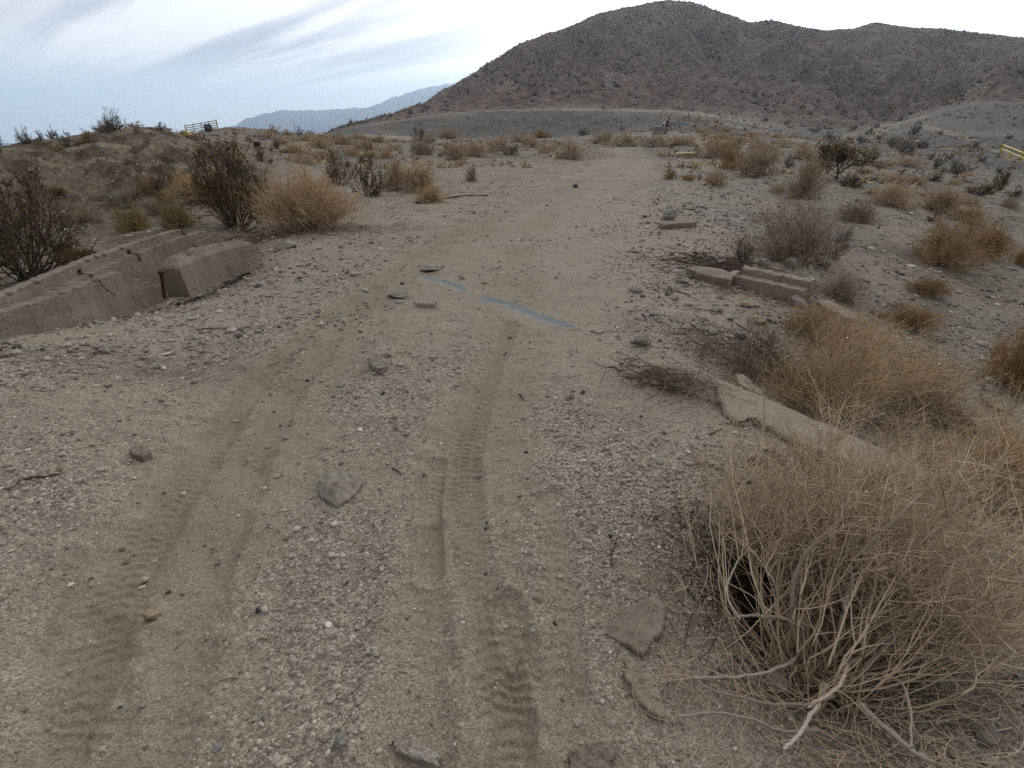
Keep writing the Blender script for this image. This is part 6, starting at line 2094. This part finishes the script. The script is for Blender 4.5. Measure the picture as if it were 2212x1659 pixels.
def rail_gate(name, label, a, b, hgt, nrail, nposts, r0, mats):
    A, B = (at_r(*a), at_r(*b)) if len(a) == 3 else (gp(*a), gp(*b))
    root = empty(name, (A + B) / 2)
    off = (A + B) / 2
    pts = [A * (1 - t) + B * t for t in np.linspace(0, 1, nposts)]
    for i, p in enumerate(pts):
        g = hz(p[0], p[1])[0]
        pts[i] = np.array([p[0], p[1], g])
        end = i in (0, nposts - 1)
        bar('post', [[p[0], p[1], g - .2], [p[0], p[1], p[2] + hgt + .08]], r0 * (1.5 if end else 1.0), mats[0] if end else mats[1], root, off)
    for k in range(nrail):
        z = hgt * (1 - k / nrail)
        q = []
        for t in np.linspace(0, 1, 12):
            p = A * (1 - t) + B * t
            q.append([p[0], p[1], p[2] + z])
        bar('rail', q, r0, mats[0] if k == 0 and mats[0] is M_YELP and nrail < 4 else mats[1], root, off)
    tag(root, label, 'gate' if 'gate' in name else 'railing')


rail_gate('pipe_gate', 'long pipe gate with yellow end posts on the far left crest', (404, 291, 60), (471, 279, 61), .72, 4, 5, .035, (M_YELP, M_GREYP))
rail_gate('yellow_rail', 'yellow two-rail barrier at the right edge beside the dirt track', (2161, 330), (2290, 388), .62, 2, 6, .06, (M_YELP, M_YELP))
pk = gp(450, 283)
rk = link('boulder', rock_mesh('boulder', 97, (.8, .7, .75), 3, 10, (.6, .9), .08), M_ROCKD)
rk.location = (pk[0], pk[1], pk[2] + .24)
tag(rk, 'dark round boulder in front of the pipe gate on the crest', 'rock')
# yellow kerb-like barrier at the left foot of the gate
plank('yellow painted beam lying at the left end of the pipe gate', (399, 293), (414, 291), .22, .2, M_YELP, 'beam')

# ------------------------------------------------------------------ the seated person on the concrete block
pb0, pb1 = gp(1413, 291), gp(1443, 291)
pb1 = at_r(1443, 291, math.hypot(pb0[0], pb0[1]) + .2)
bw_ = float(np.linalg.norm((pb1 - pb0)[:2]))
bc = (pb0 + pb1) / 2
bz = hz(bc[0], bc[1])[0]
BH = .72
blk_rz = math.atan2(pb1[1] - pb0[1], pb1[0] - pb0[0])


def block_mesh():
    bm = bmesh.new()
    add_box(bm, (0, 0, BH / 2 - .1), (bw_, 1.1, BH + .2))
    bmesh.ops.bevel(bm, geom=list(bm.edges), offset=.04, segments=2, affect='EDGES')
    me = bpy.data.meshes.new('concrete_block')
    bm.to_mesh(me)
    bm.free()
    return me


blk = link('concrete_block', block_mesh(), M_ROCKG)
blk.location = (bc[0], bc[1] + .5, bz)
blk.rotation_euler = (0, 0, blk_rz)
tag(blk, 'grey concrete block far off on which a person sits', 'block')
BT = bz + BH
pl = bm_obj('board', lambda bm: add_box(bm, (0, 0, 0), (.8, .28, .07)), M_WHITEP, bev=.01)
pl.location = (bc[0] - bw_ * .24, bc[1] + .25, BT + .037)
pl.rotation_euler = (0, 0, blk_rz)
tag(pl, 'white board lying on the far concrete block beside the person', 'board')
hole = bm_obj('dark_stone', lambda bm: add_box(bm, (0, 0, 0), (.14, .1, .16)), M_ROCKD, bev=.04)
hz0 = hz(bc[0] + .35, bc[1] - .15)[0]
hole.location = (bc[0] + .35, bc[1] - .15, hz0 + .09)
tag(hole, 'small dark stone standing against the front of the far concrete block', 'stone')


def skin_fig(name, verts, edges, mat, parent, root_i=0):
    me = bpy.data.meshes.new(name)
    me.from_pydata([v[:3] for v in verts], edges, [])
    o = link(name, me, mat, parent)
    m = o.modifiers.new('skin', 'SKIN')
    m.use_smooth_shade = True
    for i, v in enumerate(verts):
        sv = me.skin_vertices[0].data[i]
        sv.radius = (v[3], v[4] if len(v) > 4 else v[3])
        sv.use_root = i == root_i
    s = o.modifiers.new('sub', 'SUBSURF')
    s.levels = 1
    s.render_levels = 2
    return o


def person():
    root = empty('person', (bc[0] + bw_ * .36, bc[1] + .25, BT + .02), blk_rz)
    root.scale = (.86, .86, .86)
    V = [(0, 0, .12, .125, .15), (.03, 0, .34, .11, .145), (.09, 0, .55, .115, .17), (.14, 0, .68, .055), (.17, 0, .76, .06), (.21, 0, .86, .085, .078), (.22, 0, .95, .07, .065),
         (.09, -.19, .60, .055), (.22, -.24, .40, .042), (.40, -.14, .50, .034), (.47, -.10, .55, .028),
         (.09, .19, .60, .055), (.22, .24, .40, .042), (.40, .14, .50, .034), (.47, .10, .55, .028),
         (.05, -.10, .09, .085), (.44, -.12, .09, .065), (.50, -.12, -.20, .052), (.53, -.12, -.40, .038), (.68, -.12, -.46, .034),
         (.05, .10, .09, .085), (.44, .12, .09, .065), (.48, .12, -.20, .052), (.50, .12, -.40, .038), (.65, .12, -.46, .034),
         (.30, 0, .84, .016)]
    E = [(0, 1), (1, 2), (2, 3), (3, 4), (4, 5), (5, 6), (2, 7), (7, 8), (8, 9), (9, 10), (2, 11), (11, 12), (12, 13), (13, 14), (0, 15), (15, 16), (16, 17), (17, 18), (18, 19), (0, 20), (20, 21), (21, 22), (22, 23), (23, 24), (5, 25)]
    skin_fig('body', V, E, M_SKIN, root)
    S = [(0, 0, .16, .145, .17), (.03, 0, .34, .128, .165), (.09, 0, .56, .135, .19), (.125, 0, .65, .075), (.09, -.20, .60, .072), (.19, -.235, .45, .058), (.09, .20, .60, .072), (.19, .235, .45, .058)]
    skin_fig('shirt', S, [(0, 1), (1, 2), (2, 3), (2, 4), (4, 5), (2, 6), (6, 7)], M_BLACK, root)
    T = [(0, 0, .13, .15, .172), (.06, -.10, .09, .105), (.40, -.12, .09, .082), (.06, .10, .09, .105), (.40, .12, .09, .082)]
    skin_fig('shorts', T, [(0, 1), (1, 2), (0, 3), (3, 4)], M_BLACK, root)
    for y in (-.12, .12):
        x = .03 if y < 0 else 0
        skin_fig('shoe', [(.50 + x, y, -.42, .05), (.60 + x, y, -.46, .048), (.70 + x, y, -.475, .036)], [(0, 1), (1, 2)], M_BLACK, root)
    skin_fig('hair', [(.17, 0, .90, .085, .085), (.20, 0, .975, .072, .07)], [(0, 1)], M_DARK, root)
    tag(root, 'person in black clothes with bare shins sitting on the far concrete block', 'person')
    bag = empty('backpack', (bc[0] + bw_ * .17, bc[1] + .25, BT + .02), blk_rz)
    skin_fig('pack', [(0, 0, .14, .13, .15), (0, 0, .34, .12, .14), (.02, 0, .46, .08, .1)], [(0, 1), (1, 2)], M_WHITEP, bag)
    skin_fig('flap', [(-.12, 0, .20, .06, .10), (-.12, 0, .36, .055, .10)], [(0, 1)], M_YELP, bag)
    skin_fig('strap', [(-.18, -.02, .07, .05), (.05, -.02, .05, .05)], [(0, 1)], M_BLACK, bag)
    tag(bag, 'white and yellow backpack on the far concrete block behind the person', 'backpack')


person()
